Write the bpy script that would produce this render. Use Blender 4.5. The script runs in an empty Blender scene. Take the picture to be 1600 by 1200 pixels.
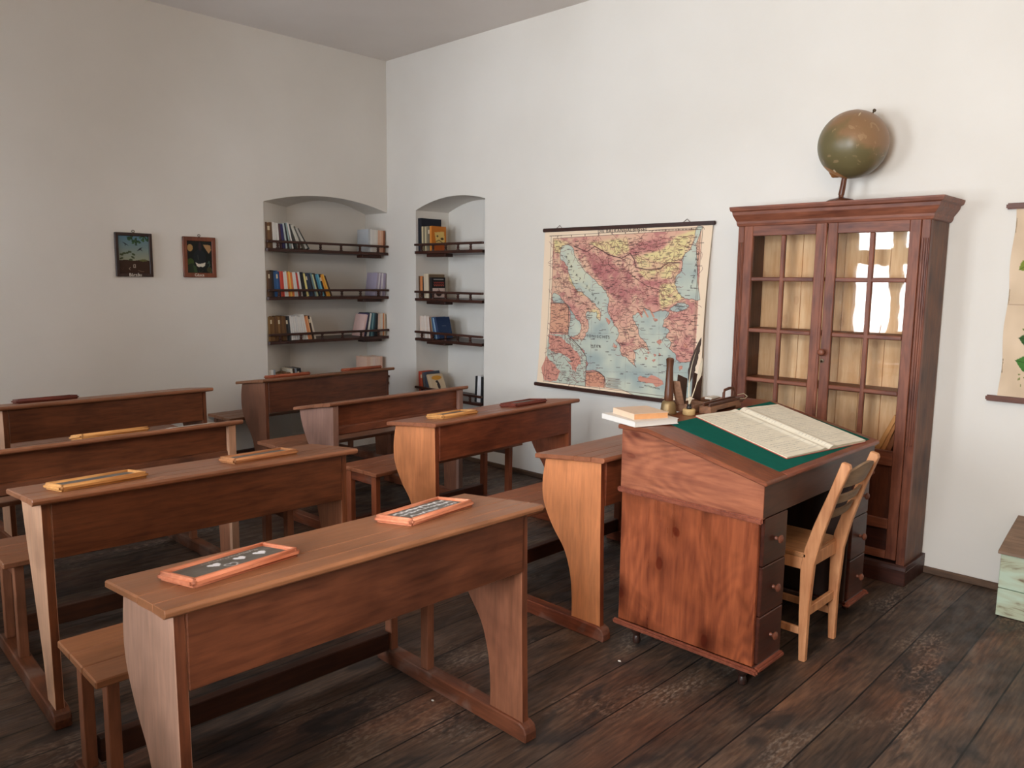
import bpy, bmesh, math, random
import numpy as np
from mathutils import Vector, Matrix, Euler, noise as mnoise
random.seed(7); rng = np.random.default_rng(5)
S = bpy.context.scene; COL = S.collection
PI = math.pi

# ------------------------------------------------------------------ camera
CAM = (5.7546, -4.3408, 1.4806); YAW, PITCH, ROLL, FPX = 0.7683, -0.1312, 0.0123, 1234.0
cd = bpy.data.cameras.new('camera'); cam = bpy.data.objects.new('camera', cd); COL.objects.link(cam)
fw = Vector((-math.sin(YAW)*math.cos(PITCH), math.cos(YAW)*math.cos(PITCH), math.sin(PITCH)))
rt = Vector((math.cos(YAW), math.sin(YAW), 0)); up = rt.cross(fw)
r2 = math.cos(ROLL)*rt + math.sin(ROLL)*up; u2 = -math.sin(ROLL)*rt + math.cos(ROLL)*up
M = Matrix((r2, u2, -fw)).transposed().to_4x4(); M.translation = Vector(CAM); cam.matrix_world = M
cd.sensor_fit = 'HORIZONTAL'; cd.sensor_width = 36; cd.lens = FPX*36/1600; cd.clip_start = 0.05
S.camera = cam
# ------------------------------------------------------------------ world, daylight, exposure
W = bpy.data.worlds.new('world'); S.world = W; W.use_nodes = True
bg = W.node_tree.nodes['Background']; bg.inputs[0].default_value = (0.62, 0.76, 1.0, 1); bg.inputs[1].default_value = 6.0
S.view_settings.view_transform = 'Standard'; S.view_settings.look = 'None'; S.view_settings.gamma = 1
S.view_settings.use_curve_mapping = False; S.view_settings.exposure = 0.0
ROOM_X, ROOM_Y, HC = 6.9, -5.0, 3.337
WINDOWS = [(0.25, 1.15), (2.285, 3.265), (4.6, 5.5)]   # openings in the wall behind the camera
WZ0, WZ1 = 0.915, 2.45
def window_light(x0, x1, power, colr, tilt):
    ld = bpy.data.lights.new('daylight', 'AREA'); ld.shape = 'RECTANGLE'; ld.size = (x1-x0)*1.45; ld.size_y = (WZ1-WZ0)*1.25
    ld.energy = power; ld.color = colr
    o = bpy.data.objects.new('daylight', ld); COL.objects.link(o)
    o.location = ((x0+x1)/2, ROOM_Y-0.50, (WZ0+WZ1)/2+0.05); o.rotation_euler = (PI/2 - tilt, 0, 0)
window_light(*WINDOWS[0], 95, (0.93, 0.97, 1.0), -0.10)
window_light(*WINDOWS[1], 195, (0.90, 0.96, 1.0), 0.0)
window_light(*WINDOWS[2], 410, (0.93, 0.97, 1.0), -0.12)
def add_fill_light(loc, power, colr, r=0.16):
    ld = bpy.data.lights.new('fill_light', 'POINT'); ld.energy = power; ld.color = colr; ld.shadow_soft_size = r
    o = bpy.data.objects.new('fill_light', ld); COL.objects.link(o); o.location = loc
FILL_AT = (5.6, -3.7, 2.85)
add_fill_light(FILL_AT, 50, (1.0, 0.78, 0.57))  # warm fill light added to brighten the room, source unseen

# ------------------------------------------------------------------ helpers
def lin(c):
    c = np.asarray(c, float)/255.0
    return np.where(c <= 0.04045, c/12.92, ((c+0.055)/1.055)**2.4)
def L3(*c): return tuple(float(v) for v in lin(c))
class MB:
    """collects shapes; build() links them as one mesh object"""
    def __init__(s): s.v = []; s.f = []; s.m = []
    def _add(s, bm, mi=0, mat=None):
        if mat is not None: bm.transform(mat)
        n = len(s.v); bm.verts.ensure_lookup_table(); bm.verts.index_update()
        s.v += [tuple(v.co) for v in bm.verts]
        for f in bm.faces: s.f.append([n+v.index for v in f.verts]); s.m.append(mi)
        bm.free(); return s
    def box(s, x0, x1, y0, y1, z0, z1, bev=0.002, mi=0, mat=None, seg=1):
        bm = bmesh.new(); bmesh.ops.create_cube(bm, size=1)
        for v in bm.verts: v.co = Vector(((x0+x1)/2+v.co.x*(x1-x0), (y0+y1)/2+v.co.y*(y1-y0), (z0+z1)/2+v.co.z*(z1-z0)))
        if bev: bmesh.ops.bevel(bm, geom=bm.edges[:], offset=min(bev, .45*min(abs(x1-x0), abs(y1-y0), abs(z1-z0))), segments=seg, affect='EDGES')
        return s._add(bm, mi, mat)
    def prism(s, pts, axis, a, b, bev=0.002, mi=0, mat=None):
        """pts 2D; axis 'x': pts=(y,z); 'y': pts=(x,z); 'z': pts=(x,y)"""
        bm = bmesh.new()
        def P(p, t): return {'x': (t, p[0], p[1]), 'y': (p[0], t, p[1]), 'z': (p[0], p[1], t)}[axis]
        A = [bm.verts.new(P(p, a)) for p in pts]; B = [bm.verts.new(P(p, b)) for p in pts]
        n = len(pts); bm.faces.new(A); bm.faces.new(B[::-1])
        for i in range(n): bm.faces.new((A[i], B[i], B[(i+1) % n], A[(i+1) % n]))
        bmesh.ops.recalc_face_normals(bm, faces=bm.faces[:])
        if bev:
            ed = [e for e in bm.edges if len(e.link_faces) == 2 and e.calc_face_angle(0) > 0.6]
            bmesh.ops.bevel(bm, geom=ed, offset=bev, segments=1, affect='EDGES', clamp_overlap=True)
        return s._add(bm, mi, mat)
    def lathe(s, prof, n=20, mi=0, mat=None):
        bm = bmesh.new(); rings = []
        for r, z in prof: rings.append([bm.verts.new((max(r, 1e-4)*math.cos(2*PI*i/n), max(r, 1e-4)*math.sin(2*PI*i/n), z)) for i in range(n)])
        for a, b in zip(rings, rings[1:]):
            for i in range(n): bm.faces.new((a[i], a[(i+1) % n], b[(i+1) % n], b[i]))
        bm.faces.new(rings[0][::-1]); bm.faces.new(rings[-1])
        bmesh.ops.recalc_face_normals(bm, faces=bm.faces[:])
        return s._add(bm, mi, mat)
    def tube(s, pts, r, n=8, mi=0, mat=None):
        bm = bmesh.new(); rings = []; pts = [Vector(p) for p in pts]
        rs = r if isinstance(r, (list, tuple)) else [r]*len(pts)
        for i, p in enumerate(pts):
            t = (pts[min(i+1, len(pts)-1)]-pts[max(i-1, 0)]).normalized()
            a = t.cross(Vector((0, 0, 1)) if abs(t.z) < .9 else Vector((1, 0, 0))).normalized(); b = t.cross(a)
            rings.append([bm.verts.new(p+rs[i]*(math.cos(2*PI*k/n)*a+math.sin(2*PI*k/n)*b)) for k in range(n)])
        for a, b in zip(rings, rings[1:]):
            for i in range(n): bm.faces.new((a[i], a[(i+1) % n], b[(i+1) % n], b[i]))
        bm.faces.new(rings[0][::-1]); bm.faces.new(rings[-1])
        bmesh.ops.recalc_face_normals(bm, faces=bm.faces[:])
        return s._add(bm, mi, mat)
    def raw(s, verts, faces, mi=0):
        n = len(s.v); s.v += [tuple(v) for v in verts]
        for f in faces: s.f.append([n+i for i in f]); s.m.append(mi)
        return s
    def build(s, name, mats, parent=None, smooth=False, shift=None, label=None):
        me = bpy.data.meshes.new(name); vv = s.v
        if shift is not None: vv = [(a-shift[0], b-shift[1], c-shift[2]) for a, b, c in vv]
        me.from_pydata(vv, [], s.f)
        if not isinstance(mats, (list, tuple)): mats = [mats]
        for m in mats: me.materials.append(m)
        me.polygons.foreach_set('material_index', s.m)
        if smooth: me.polygons.foreach_set('use_smooth', [True]*len(me.polygons)); me.set_sharp_from_angle(angle=smooth if smooth is not True else 0.7)
        me.update(); o = bpy.data.objects.new(name, me); COL.objects.link(o)
        if parent is not None: o.parent = parent
        if label: o['label'] = label
        return o
def thing(name, label, cat, loc=(0, 0, 0), rot=0, group=None):
    o = bpy.data.objects.new(name, None); COL.objects.link(o); o.empty_display_size = .05
    o.location = loc; o.rotation_euler = rot if isinstance(rot, tuple) else (0, 0, rot)
    return tag(o, label, cat, group)
def tag(o, label, cat, group=None):
    o['label'] = label; o['category'] = cat
    if group: o['group'] = group
    return o
def struct(o): o['kind'] = 'structure'; return o
def text_mesh(name, s, size, mat, parent, matrix, extrude=0.0004, align='CENTER', spacing=1.0):
    cu = bpy.data.curves.new(name, 'FONT'); cu.body = s; cu.size = size; cu.extrude = extrude; cu.align_x = align; cu.align_y = 'CENTER'; cu.space_character = spacing
    t = bpy.data.objects.new('tmp', cu); COL.objects.link(t); dg = bpy.context.evaluated_depsgraph_get()
    me = bpy.data.meshes.new_from_object(t.evaluated_get(dg)); bpy.data.objects.remove(t)
    me.transform(matrix); me.materials.clear(); me.materials.append(mat)
    o = bpy.data.objects.new(name, me); COL.objects.link(o)
    if parent is not None: o.parent = parent
    return o

# ------------------------------------------------------------------ materials
def nt(name):
    m = bpy.data.materials.new(name); m.use_nodes = True; t = m.node_tree
    return m, t, t.nodes['Principled BSDF'], t.nodes.new, t.links.new
def plain(name, col, rough=.6, metal=0, bump=0, var=0.0):
    m, t, b, N, K = nt(name); b.inputs['Roughness'].default_value = rough; b.inputs['Metallic'].default_value = metal
    tc = N('ShaderNodeTexCoord'); no = N('ShaderNodeTexNoise'); no.inputs['Scale'].default_value = 40; no.inputs['Detail'].default_value = 4; K(tc.outputs['Object'], no.inputs['Vector'])
    mx = N('ShaderNodeMix'); mx.data_type = 'RGBA'; K(no.outputs['Fac'], mx.inputs['Factor'])
    c = np.array(col); mx.inputs[6].default_value = (*(c*(1-var)), 1); mx.inputs[7].default_value = (*np.minimum(c*(1+var), 1), 1)
    K(mx.outputs[2], b.inputs['Base Color'])
    if bump:
        bu = N('ShaderNodeBump'); bu.inputs['Strength'].default_value = bump; bu.inputs['Distance'].default_value = .002; K(no.outputs['Fac'], bu.inputs['Height']); K(bu.outputs['Normal'], b.inputs['Normal'])
    return m
def wood(name, base, dark, axis='y', rough=.42, scale=1.0, stain=.5, knots=0.0, wear=None, figure=0.0):
    """procedural wood with its grain along the object's own axis"""
    m, t, b, N, K = nt(name)
    tc = N('ShaderNodeTexCoord'); oi = N('ShaderNodeObjectInfo'); ad = N('ShaderNodeVectorMath'); ad.operation = 'ADD'
    cm = N('ShaderNodeVectorMath'); cm.operation = 'SCALE'; K(oi.outputs['Random'], cm.inputs['Scale']); cm.inputs[0].default_value = (7.3, 3.1, 5.7)
    K(tc.outputs['Object'], ad.inputs[0]); K(cm.outputs[0], ad.inputs[1])
    mp = N('ShaderNodeMapping'); k = {'x': (1, 9, 9), 'y': (9, 1, 9), 'z': (9, 9, 1)}[axis]; mp.inputs['Scale'].default_value = [v*scale for v in k]
    K(ad.outputs[0], mp.inputs['Vector'])
    def noise(sc, det, dist=0., vec=mp):
        n = N('ShaderNodeTexNoise'); n.inputs['Scale'].default_value = sc; n.inputs['Detail'].default_value = det; n.inputs['Distortion'].default_value = dist; K(vec.outputs[0], n.inputs['Vector']); return n
    fine = noise(9, 8, .4); mid = noise(2.2, 5, 1.2); big = noise((3.0 if stain < .8 else 5.5)*scale, 3 if stain < .8 else 6, .6, ad)
    def math2(op, a, bb, cl=False):
        n = N('ShaderNodeMath'); n.operation = op; n.use_clamp = cl
        for i, q in enumerate((a, bb)):
            if isinstance(q, (int, float)): n.inputs[i].default_value = q
            else: K(q, n.inputs[i])
        return n.outputs[0]
    bl = noise(5.5*scale, 8, .5, ad); g = math2('ADD', math2('ADD', math2('MULTIPLY', fine.outputs['Fac'], .38), math2('MULTIPLY', mid.outputs['Fac'], .34)), math2('MULTIPLY', bl.outputs['Fac'], .28))
    if figure:
        mp2 = N('ShaderNodeMapping'); mp2.inputs['Scale'].default_value = {'x': (.45, 1.5, 1.5), 'y': (1.5, .45, 1.5), 'z': (1.5, 1.5, .45)}[axis]; K(ad.outputs[0], mp2.inputs['Vector'])
        fn_ = noise(1.9, 1.5, .5, mp2); wvs = math2('SINE', math2('MULTIPLY', fn_.outputs['Fac'], 190.), 0.)
        g = math2('ADD', g, math2('MULTIPLY', math2('MULTIPLY', wvs, math2('SUBTRACT', fn_.outputs['Fac'], .38), False), figure*.9))
    cr = N('ShaderNodeValToRGB'); cr.color_ramp.elements[0].position = .34; cr.color_ramp.elements[1].position = .62
    cr.color_ramp.elements[0].color = (*dark, 1); cr.color_ramp.elements[1].color = (*base, 1); K(g, cr.inputs[0])
    col = cr.outputs[0]
    def mult(c, fac_out, amount, tint=(.35, .3, .28)):
        mx = N('ShaderNodeMix'); mx.data_type = 'RGBA'; mx.blend_type = 'MULTIPLY'; mx.inputs[7].default_value = (*tint, 1); K(c, mx.inputs[6]); K(math2('MULTIPLY', fac_out, amount, True), mx.inputs['Factor']); return mx.outputs[2]
    rr = N('ShaderNodeMapRange'); rr.inputs[1].default_value = .5; rr.inputs[2].default_value = .75; K(big.outputs['Fac'], rr.inputs[0]); col = mult(col, rr.outputs[0], stain)
    if knots:
        vo = N('ShaderNodeTexVoronoi'); vo.voronoi_dimensions = '2D'; vo.inputs['Scale'].default_value = 1; sp = N('ShaderNodeSeparateXYZ'); K(ad.outputs[0], sp.inputs[0]); cb = N('ShaderNodeCombineXYZ')
        ax_ = {'x': (('X', 3.2), ('Z', 7.5)), 'y': (('Y', 3.2), ('Z', 7.5)), 'z': (('Z', 3.4), ('XY', 5.6))}[axis]
        for q, (nm, k_) in enumerate(ax_):
            src = math2('ADD', sp.outputs['X'], sp.outputs['Y']) if nm == 'XY' else sp.outputs[nm]; K(math2('ADD', math2('MULTIPLY', src, k_), math2('MULTIPLY', big.outputs['Fac'], .25)), cb.inputs[q])
        K(cb.outputs[0], vo.inputs['Vector'])
        r3 = N('ShaderNodeMapRange'); r3.inputs[1].default_value = .30; r3.inputs[2].default_value = .12; K(vo.outputs['Distance'], r3.inputs[0]); col = mult(col, math2('MULTIPLY', r3.outputs[0], big.outputs['Fac']), knots*1.3, (.30, .22, .22))
        r5 = N('ShaderNodeMapRange'); r5.inputs[1].default_value = .10; r5.inputs[2].default_value = .07; K(vo.outputs['Distance'], r5.inputs[0]); col = mult(col, r5.outputs[0], knots*.8, (.55, .28, .22))
    if wear:
        w = noise(5*scale, 6, .8, ad); r4 = N('ShaderNodeMapRange'); r4.inputs[1].default_value = .52; r4.inputs[2].default_value = .72; K(w.outputs['Fac'], r4.inputs[0])
        mx = N('ShaderNodeMix'); mx.data_type = 'RGBA'; K(col, mx.inputs[6]); mx.inputs[7].default_value = (*wear[0], 1); K(math2('MULTIPLY', r4.outputs[0], wear[1], True), mx.inputs['Factor']); col = mx.outputs[2]
    K(col, b.inputs['Base Color'])
    ro = N('ShaderNodeMapRange'); ro.inputs[3].default_value = rough-.08; ro.inputs[4].default_value = rough+.14; K(mid.outputs['Fac'], ro.inputs[0]); K(ro.outputs[0], b.inputs['Roughness'])
    b.inputs['Specular IOR Level'].default_value = .4
    bu = N('ShaderNodeBump'); bu.inputs['Strength'].default_value = .25; bu.inputs['Distance'].default_value = .0015; K(g, bu.inputs['Height']); K(bu.outputs['Normal'], b.inputs['Normal'])
    return m
def vcol(name, rough=.6, bump=0.0):
    m, t, b, N, K = nt(name); a = N('ShaderNodeAttribute'); a.attribute_name = 'Col'; K(a.outputs['Color'], b.inputs['Base Color']); b.inputs['Roughness'].default_value = rough
    b.inputs['Specular IOR Level'].default_value = .25
    return m
def plaster(name, c0, c1):
    m, t, b, N, K = nt(name); tc = N('ShaderNodeTexCoord')
    n1 = N('ShaderNodeTexNoise'); n1.inputs['Scale'].default_value = .9; n1.inputs['Detail'].default_value = 6; K(tc.outputs['Object'], n1.inputs['Vector'])
    n2 = N('ShaderNodeTexNoise'); n2.inputs['Scale'].default_value = 14; n2.inputs['Detail'].default_value = 8; K(tc.outputs['Object'], n2.inputs['Vector'])
    cr = N('ShaderNodeValToRGB'); cr.color_ramp.elements[0].position = .35; cr.color_ramp.elements[1].position = .65; cr.color_ramp.elements[0].color = (*c0, 1); cr.color_ramp.elements[1].color = (*c1, 1)
    K(n1.outputs['Fac'], cr.inputs[0]); K(cr.outputs[0], b.inputs['Base Color']); b.inputs['Roughness'].default_value = .85; b.inputs['Specular IOR Level'].default_value = .2
    bu = N('ShaderNodeBump'); bu.inputs['Strength'].default_value = .22; bu.inputs['Distance'].default_value = .006; K(n2.outputs['Fac'], bu.inputs['Height']); K(bu.outputs['Normal'], b.inputs['Normal'])
    return m
def glass(name):
    m = bpy.data.materials.new(name); m.use_nodes = True; t = m.node_tree; N = t.nodes.new; K = t.links.new; t.nodes.remove(t.nodes['Principled BSDF']); out = t.nodes['Material Output']
    tr = N('ShaderNodeBsdfTransparent'); tr.inputs[0].default_value = (.98, .985, .98, 1); gl = N('ShaderNodeBsdfGlossy'); gl.inputs['Roughness'].default_value = .02; fr = N('ShaderNodeFresnel'); fr.inputs['IOR'].default_value = 1.5
    tc = N('ShaderNodeTexCoord'); no = N('ShaderNodeTexNoise'); no.inputs['Scale'].default_value = 5; K(tc.outputs['Object'], no.inputs['Vector'])
    bu = N('ShaderNodeBump'); bu.inputs['Strength'].default_value = .06; bu.inputs['Distance'].default_value = .01; K(no.outputs['Fac'], bu.inputs['Height']); K(bu.outputs['Normal'], gl.inputs['Normal'])
    ml = N('ShaderNodeMath'); ml.operation = 'MULTIPLY'; ml.inputs[1].default_value = 1.5; ml.use_clamp = True; K(fr.outputs[0], ml.inputs[0])
    mx = N('ShaderNodeMixShader'); K(ml.outputs[0], mx.inputs[0]); K(tr.outputs[0], mx.inputs[1]); K(gl.outputs[0], mx.inputs[2]); K(mx.outputs[0], out.inputs[0]); return m
def floor_material():
    m, t, b, N, K = nt('floor_planks'); tc = N('ShaderNodeTexCoord'); sp = N('ShaderNodeSeparateXYZ'); K(tc.outputs['Object'], sp.inputs[0])
    def mt(op, a, c=0., cl=False):
        n = N('ShaderNodeMath'); n.operation = op; n.use_clamp = cl
        for i, q in enumerate((a, c)):
            if isinstance(q, (int, float)): n.inputs[i].default_value = q
            else: K(q, n.inputs[i])
        return n.outputs[0]
    def nz(vec, sc, det, dist=0.):
        n = N('ShaderNodeTexNoise'); n.inputs['Scale'].default_value = sc; n.inputs['Detail'].default_value = det; n.inputs['Distortion'].default_value = dist; K(vec, n.inputs['Vector']); return n.outputs['Fac']
    def rng_(v, a, c, d=0., e=1.):
        n = N('ShaderNodeMapRange'); K(v, n.inputs[0]); n.inputs[1].default_value = a; n.inputs[2].default_value = c; n.inputs[3].default_value = d; n.inputs[4].default_value = e; return n.outputs[0]
    wob = mt('MULTIPLY', nz(tc.outputs['Object'], .7, 2), .03)
    px = mt('DIVIDE', mt('ADD', sp.outputs['X'], wob), .185); idp = mt('FLOOR', px); fx = mt('FRACT', px)
    wn = N('ShaderNodeTexWhiteNoise'); wn.noise_dimensions = '1D'; K(idp, wn.inputs['W'])
    py = mt('DIVIDE', mt('ADD', sp.outputs['Y'], mt('MULTIPLY', wn.outputs['Value'], 19.)), 19.); idy = mt('FLOOR', py); fy = mt('FRACT', py)
    wn2 = N('ShaderNodeTexWhiteNoise'); wn2.noise_dimensions = '2D'; cb = N('ShaderNodeCombineXYZ'); K(idp, cb.inputs[0]); K(idy, cb.inputs[1]); K(cb.outputs[0], wn2.inputs['Vector'])
    gap = mt('LESS_THAN', mt('MINIMUM', fx, mt('SUBTRACT', 1., fx)), .016); gapy = mt('LESS_THAN', fy, .0002); gp = mt('MAXIMUM', gap, gapy)
    off = N('ShaderNodeCombineXYZ'); K(mt('MULTIPLY', wn2.outputs['Value'], 13.), off.inputs[1]); va = N('ShaderNodeVectorMath'); va.operation = 'ADD'; K(tc.outputs['Object'], va.inputs[0]); K(off.outputs[0], va.inputs[1])
    mp = N('ShaderNodeMapping'); mp.inputs['Scale'].default_value = (14, 1.3, 1); K(va.outputs[0], mp.inputs['Vector'])
    ms_ = N('ShaderNodeMapping'); ms_.inputs['Scale'].default_value = (4.2, 1.6, 1); K(va.outputs[0], ms_.inputs['Vector'])
    gr = mt('ADD', mt('MULTIPLY', nz(mp.outputs[0], 6, 14, .2), .50), mt('MULTIPLY', nz(ms_.outputs[0], 1.3, 12, .4), .50))
    cr = N('ShaderNodeValToRGB'); e = cr.color_ramp.elements; e[0].position = .33; e[0].color = (.011, .010, .010, 1); e[1].position = .70; e[1].color = (.150, .092, .060, 1)
    x = e.new(.5); x.color = (.062, .040, .029, 1); K(gr, cr.inputs[0])
    hv = N('ShaderNodeHueSaturation'); K(cr.outputs[0], hv.inputs['Color']); K(rng_(wn2.outputs['Value'], 0, 1, .75, 1.35), hv.inputs['Value']); hv.inputs['Saturation'].default_value = 1.05
    ms = N('ShaderNodeMapping'); ms.inputs['Scale'].default_value = (3.2, 1.3, 1); K(tc.outputs['Object'], ms.inputs['Vector'])
    worn = rng_(nz(ms.outputs[0], 1.25, 9, .5), .52, .68); scr = rng_(nz(ms_.outputs[0], 22, 10, .2), .46, .66)
    mx = N('ShaderNodeMix'); mx.data_type = 'RGBA'; K(hv.outputs[0], mx.inputs[6]); mx.inputs[7].default_value = (.30, .235, .185, 1); K(mt('MULTIPLY', mt('MULTIPLY', worn, scr), .75, True), mx.inputs['Factor'])
    red = rng_(nz(ms.outputs[0], .8, 4, .2), .5, .7); m3 = N('ShaderNodeMix'); m3.data_type = 'RGBA'; m3.blend_type = 'MULTIPLY'; K(mx.outputs[2], m3.inputs[6]); m3.inputs[7].default_value = (1.35, .95, .8, 1); K(red, m3.inputs['Factor'])
    blk = rng_(nz(ms.outputs[0], 2.3, 8, 1.2), .56, .66); m4 = N('ShaderNodeMix'); m4.data_type = 'RGBA'; K(m3.outputs[2], m4.inputs[6]); m4.inputs[7].default_value = (.012, .012, .013, 1); K(mt('MULTIPLY', blk, .7), m4.inputs['Factor'])
    m2 = N('ShaderNodeMix'); m2.data_type = 'RGBA'; K(gp, m2.inputs['Factor']); K(m4.outputs[2], m2.inputs[6]); m2.inputs[7].default_value = (.004, .003, .003, 1); K(m2.outputs[2], b.inputs['Base Color'])
    K(rng_(nz(ms.outputs[0], 6, 6), .3, .7, .40, .68), b.inputs['Roughness']); b.inputs['Specular IOR Level'].default_value = .45
    bu = N('ShaderNodeBump'); bu.inputs['Strength'].default_value = .55; bu.inputs['Distance'].default_value = .004; K(mt('SUBTRACT', mt('MULTIPLY', gr, .6), gp), bu.inputs['Height']); K(bu.outputs['Normal'], b.inputs['Normal'])
    return m
WALL = plaster('white_plaster', (.74, .70, .64), (.80, .765, .71)); WALLB = WALL
CEIL = plaster('ceiling_plaster', (.70, .64, .59), (.76, .70, .65))
FLOOR = floor_material(); GLASS = glass('window_glass')
BASEB = wood('baseboard_wood', L3(105, 80, 62), L3(60, 42, 32), 'x', .6)
DARKW = wood('dark_shelf_wood', L3(74, 40, 28), L3(34, 18, 14), 'y', .38)
DARKX = wood('dark_shelf_wood_across', L3(74, 40, 28), L3(34, 18, 14), 'x', .38)
WINW = wood('window_frame_wood', L3(120, 84, 58), L3(80, 52, 36), 'z', .5)
# desk finishes: each a set (along y, upright, sled)
def deskset(n, b, d, ends, tops, legs, wear=None):
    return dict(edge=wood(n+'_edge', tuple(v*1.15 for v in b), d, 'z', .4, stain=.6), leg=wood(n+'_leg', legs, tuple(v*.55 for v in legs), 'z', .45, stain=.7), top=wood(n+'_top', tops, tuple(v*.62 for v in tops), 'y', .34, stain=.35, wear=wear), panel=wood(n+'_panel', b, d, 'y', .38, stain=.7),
                end=wood(n+'_end', ends, tuple(v*.66 for v in ends), 'z', .45, stain=.5), run=wood(n+'_runner', tuple(v*1.1 for v in b), d, 'x', .5, stain=.7, wear=((.24, .17, .135), .7)), bar=wood(n+'_stretcher', tuple(v*.45 for v in b), tuple(v*.5 for v in d), 'y', .5, stain=.7))
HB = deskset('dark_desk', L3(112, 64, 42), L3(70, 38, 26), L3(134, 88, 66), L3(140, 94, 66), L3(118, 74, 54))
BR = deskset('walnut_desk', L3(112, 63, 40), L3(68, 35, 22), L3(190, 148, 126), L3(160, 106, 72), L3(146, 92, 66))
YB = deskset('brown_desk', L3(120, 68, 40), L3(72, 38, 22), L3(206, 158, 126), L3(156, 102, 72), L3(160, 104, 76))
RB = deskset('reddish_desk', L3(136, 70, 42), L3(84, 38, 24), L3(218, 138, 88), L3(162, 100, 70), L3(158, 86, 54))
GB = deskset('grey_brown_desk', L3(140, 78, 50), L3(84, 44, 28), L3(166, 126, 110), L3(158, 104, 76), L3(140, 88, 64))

# ------------------------------------------------------------------ raster painting on fine meshes (prints, maps, slates)
class Ras:
    def __init__(s, w, h, asp, bg):  # asp = width/height in real units ; coordinates u,v in 0..1, v downward
        s.w, s.h = w, h; s.a = np.ones((h, w, 3))*np.array(bg, float); yy, xx = np.mgrid[0:h, 0:w]; s.U = (xx+.0)/(w-1); s.V = (yy+.0)/(h-1); s.asp = asp
    def _bb(s, pts, pad):
        p = np.array(pts); u0, v0 = p.min(0)-pad; u1, v1 = p.max(0)+pad
        i0 = max(0, int(v0*(s.h-1))); i1 = min(s.h, int(v1*(s.h-1))+2); j0 = max(0, int(u0*(s.w-1))); j1 = min(s.w, int(u1*(s.w-1))+2); return slice(i0, i1), slice(j0, j1)
    def inside(s, pts, sl=(slice(None), slice(None))):
        U = s.U[sl]; V = s.V[sl]; ins = np.zeros(U.shape, bool); n = len(pts)
        for i in range(n):
            (x0, y0), (x1, y1) = pts[i], pts[(i+1) % n]
            if y0 == y1: continue
            c = ((y0 > V) != (y1 > V)) & (U < (x1-x0)*(V-y0)/(y1-y0)+x0); ins ^= c
        return ins
    def poly(s, pts, col, al=1.):
        sl = s._bb(pts, .01); m = s.inside(pts, sl); A = s.a[sl]; A[m] = A[m]*(1-al)+np.array(col)*al; return s
    def line(s, pts, wd, col, al=1.):
        for (x0, y0), (x1, y1) in zip(pts, pts[1:]):
            sl = s._bb([(x0, y0), (x1, y1)], wd*2); U = (s.U[sl]-x0)*s.asp; V = s.V[sl]-y0; dx = (x1-x0)*s.asp; dy = y1-y0; L = dx*dx+dy*dy+1e-12
            t = np.clip((U*dx+V*dy)/L, 0, 1); d = np.hypot(U-t*dx, V-t*dy); k = (np.clip(1.3-d/wd, 0, 1)*al)[..., None]; s.a[sl] = s.a[sl]*(1-k)+np.array(col)*k
        return s
    def ell(s, cu, cv, ru, rv, col, rot=0, al=1.):
        pts = [(cu+ru*math.cos(t)*math.cos(rot)-rv*math.sin(t)*math.sin(rot)/1, cv+ru*math.cos(t)*math.sin(rot)+rv*math.sin(t)*math.cos(rot)) for t in np.linspace(0, 2*PI, 20, endpoint=False)]
        return s.poly(pts, col, al)
    def noise(s, sc, amp, seed=0):
        g = np.random.default_rng(seed); acc = 0
        for o in range(3):
            n = int(sc*2**o)+2; q = g.random((n, n)); x = s.U*(n-1.001); y = s.V*(n-1.001); i = x.astype(int); j = y.astype(int); fx = x-i; fy = y-j
            acc = acc+(q[j, i]*(1-fx)*(1-fy)+q[j, i+1]*fx*(1-fy)+q[j+1, i]*(1-fx)*fy+q[j+1, i+1]*fx*fy-.5)/(1.6**o)
        return acc*amp
    def mesh(s, name, fn, mat, parent=None, smooth=True, back=None):
        """fn(U,V) -> X,Y,Z arrays"""
        X, Y, Z = fn(s.U, s.V); co = np.stack([X, Y, Z], -1).reshape(-1, 3); me = bpy.data.meshes.new(name)
        i, j = np.mgrid[0:s.h-1, 0:s.w-1]; a = (i*s.w+j); q = np.stack([a, a+s.w, a+s.w+1, a+1], -1).reshape(-1, 4); nf = len(q)
        me.vertices.add(len(co)); me.vertices.foreach_set('co', co.ravel()); me.loops.add(nf*4); me.loops.foreach_set('vertex_index', q.ravel())
        me.polygons.add(nf); me.polygons.foreach_set('loop_start', np.arange(nf)*4)
        if smooth: me.polygons.foreach_set('use_smooth', np.ones(nf, bool))
        me.update(calc_edges=True)
        at = me.color_attributes.new('Col', 'FLOAT_COLOR', 'POINT'); c = np.ones((len(co), 4), np.float32); c[:, :3] = lin(np.clip(s.a, 0, 255)).reshape(-1, 3); at.data.foreach_set('color', c.ravel())
        me.materials.append(mat); o = bpy.data.objects.new(name, me); COL.objects.link(o)
        if parent is not None: o.parent = parent
        return o
PAPER = vcol('printed_paper', .75); PAINT = vcol('painted_panel', .4); CHALK = vcol('chalked_slate', .55)

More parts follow.
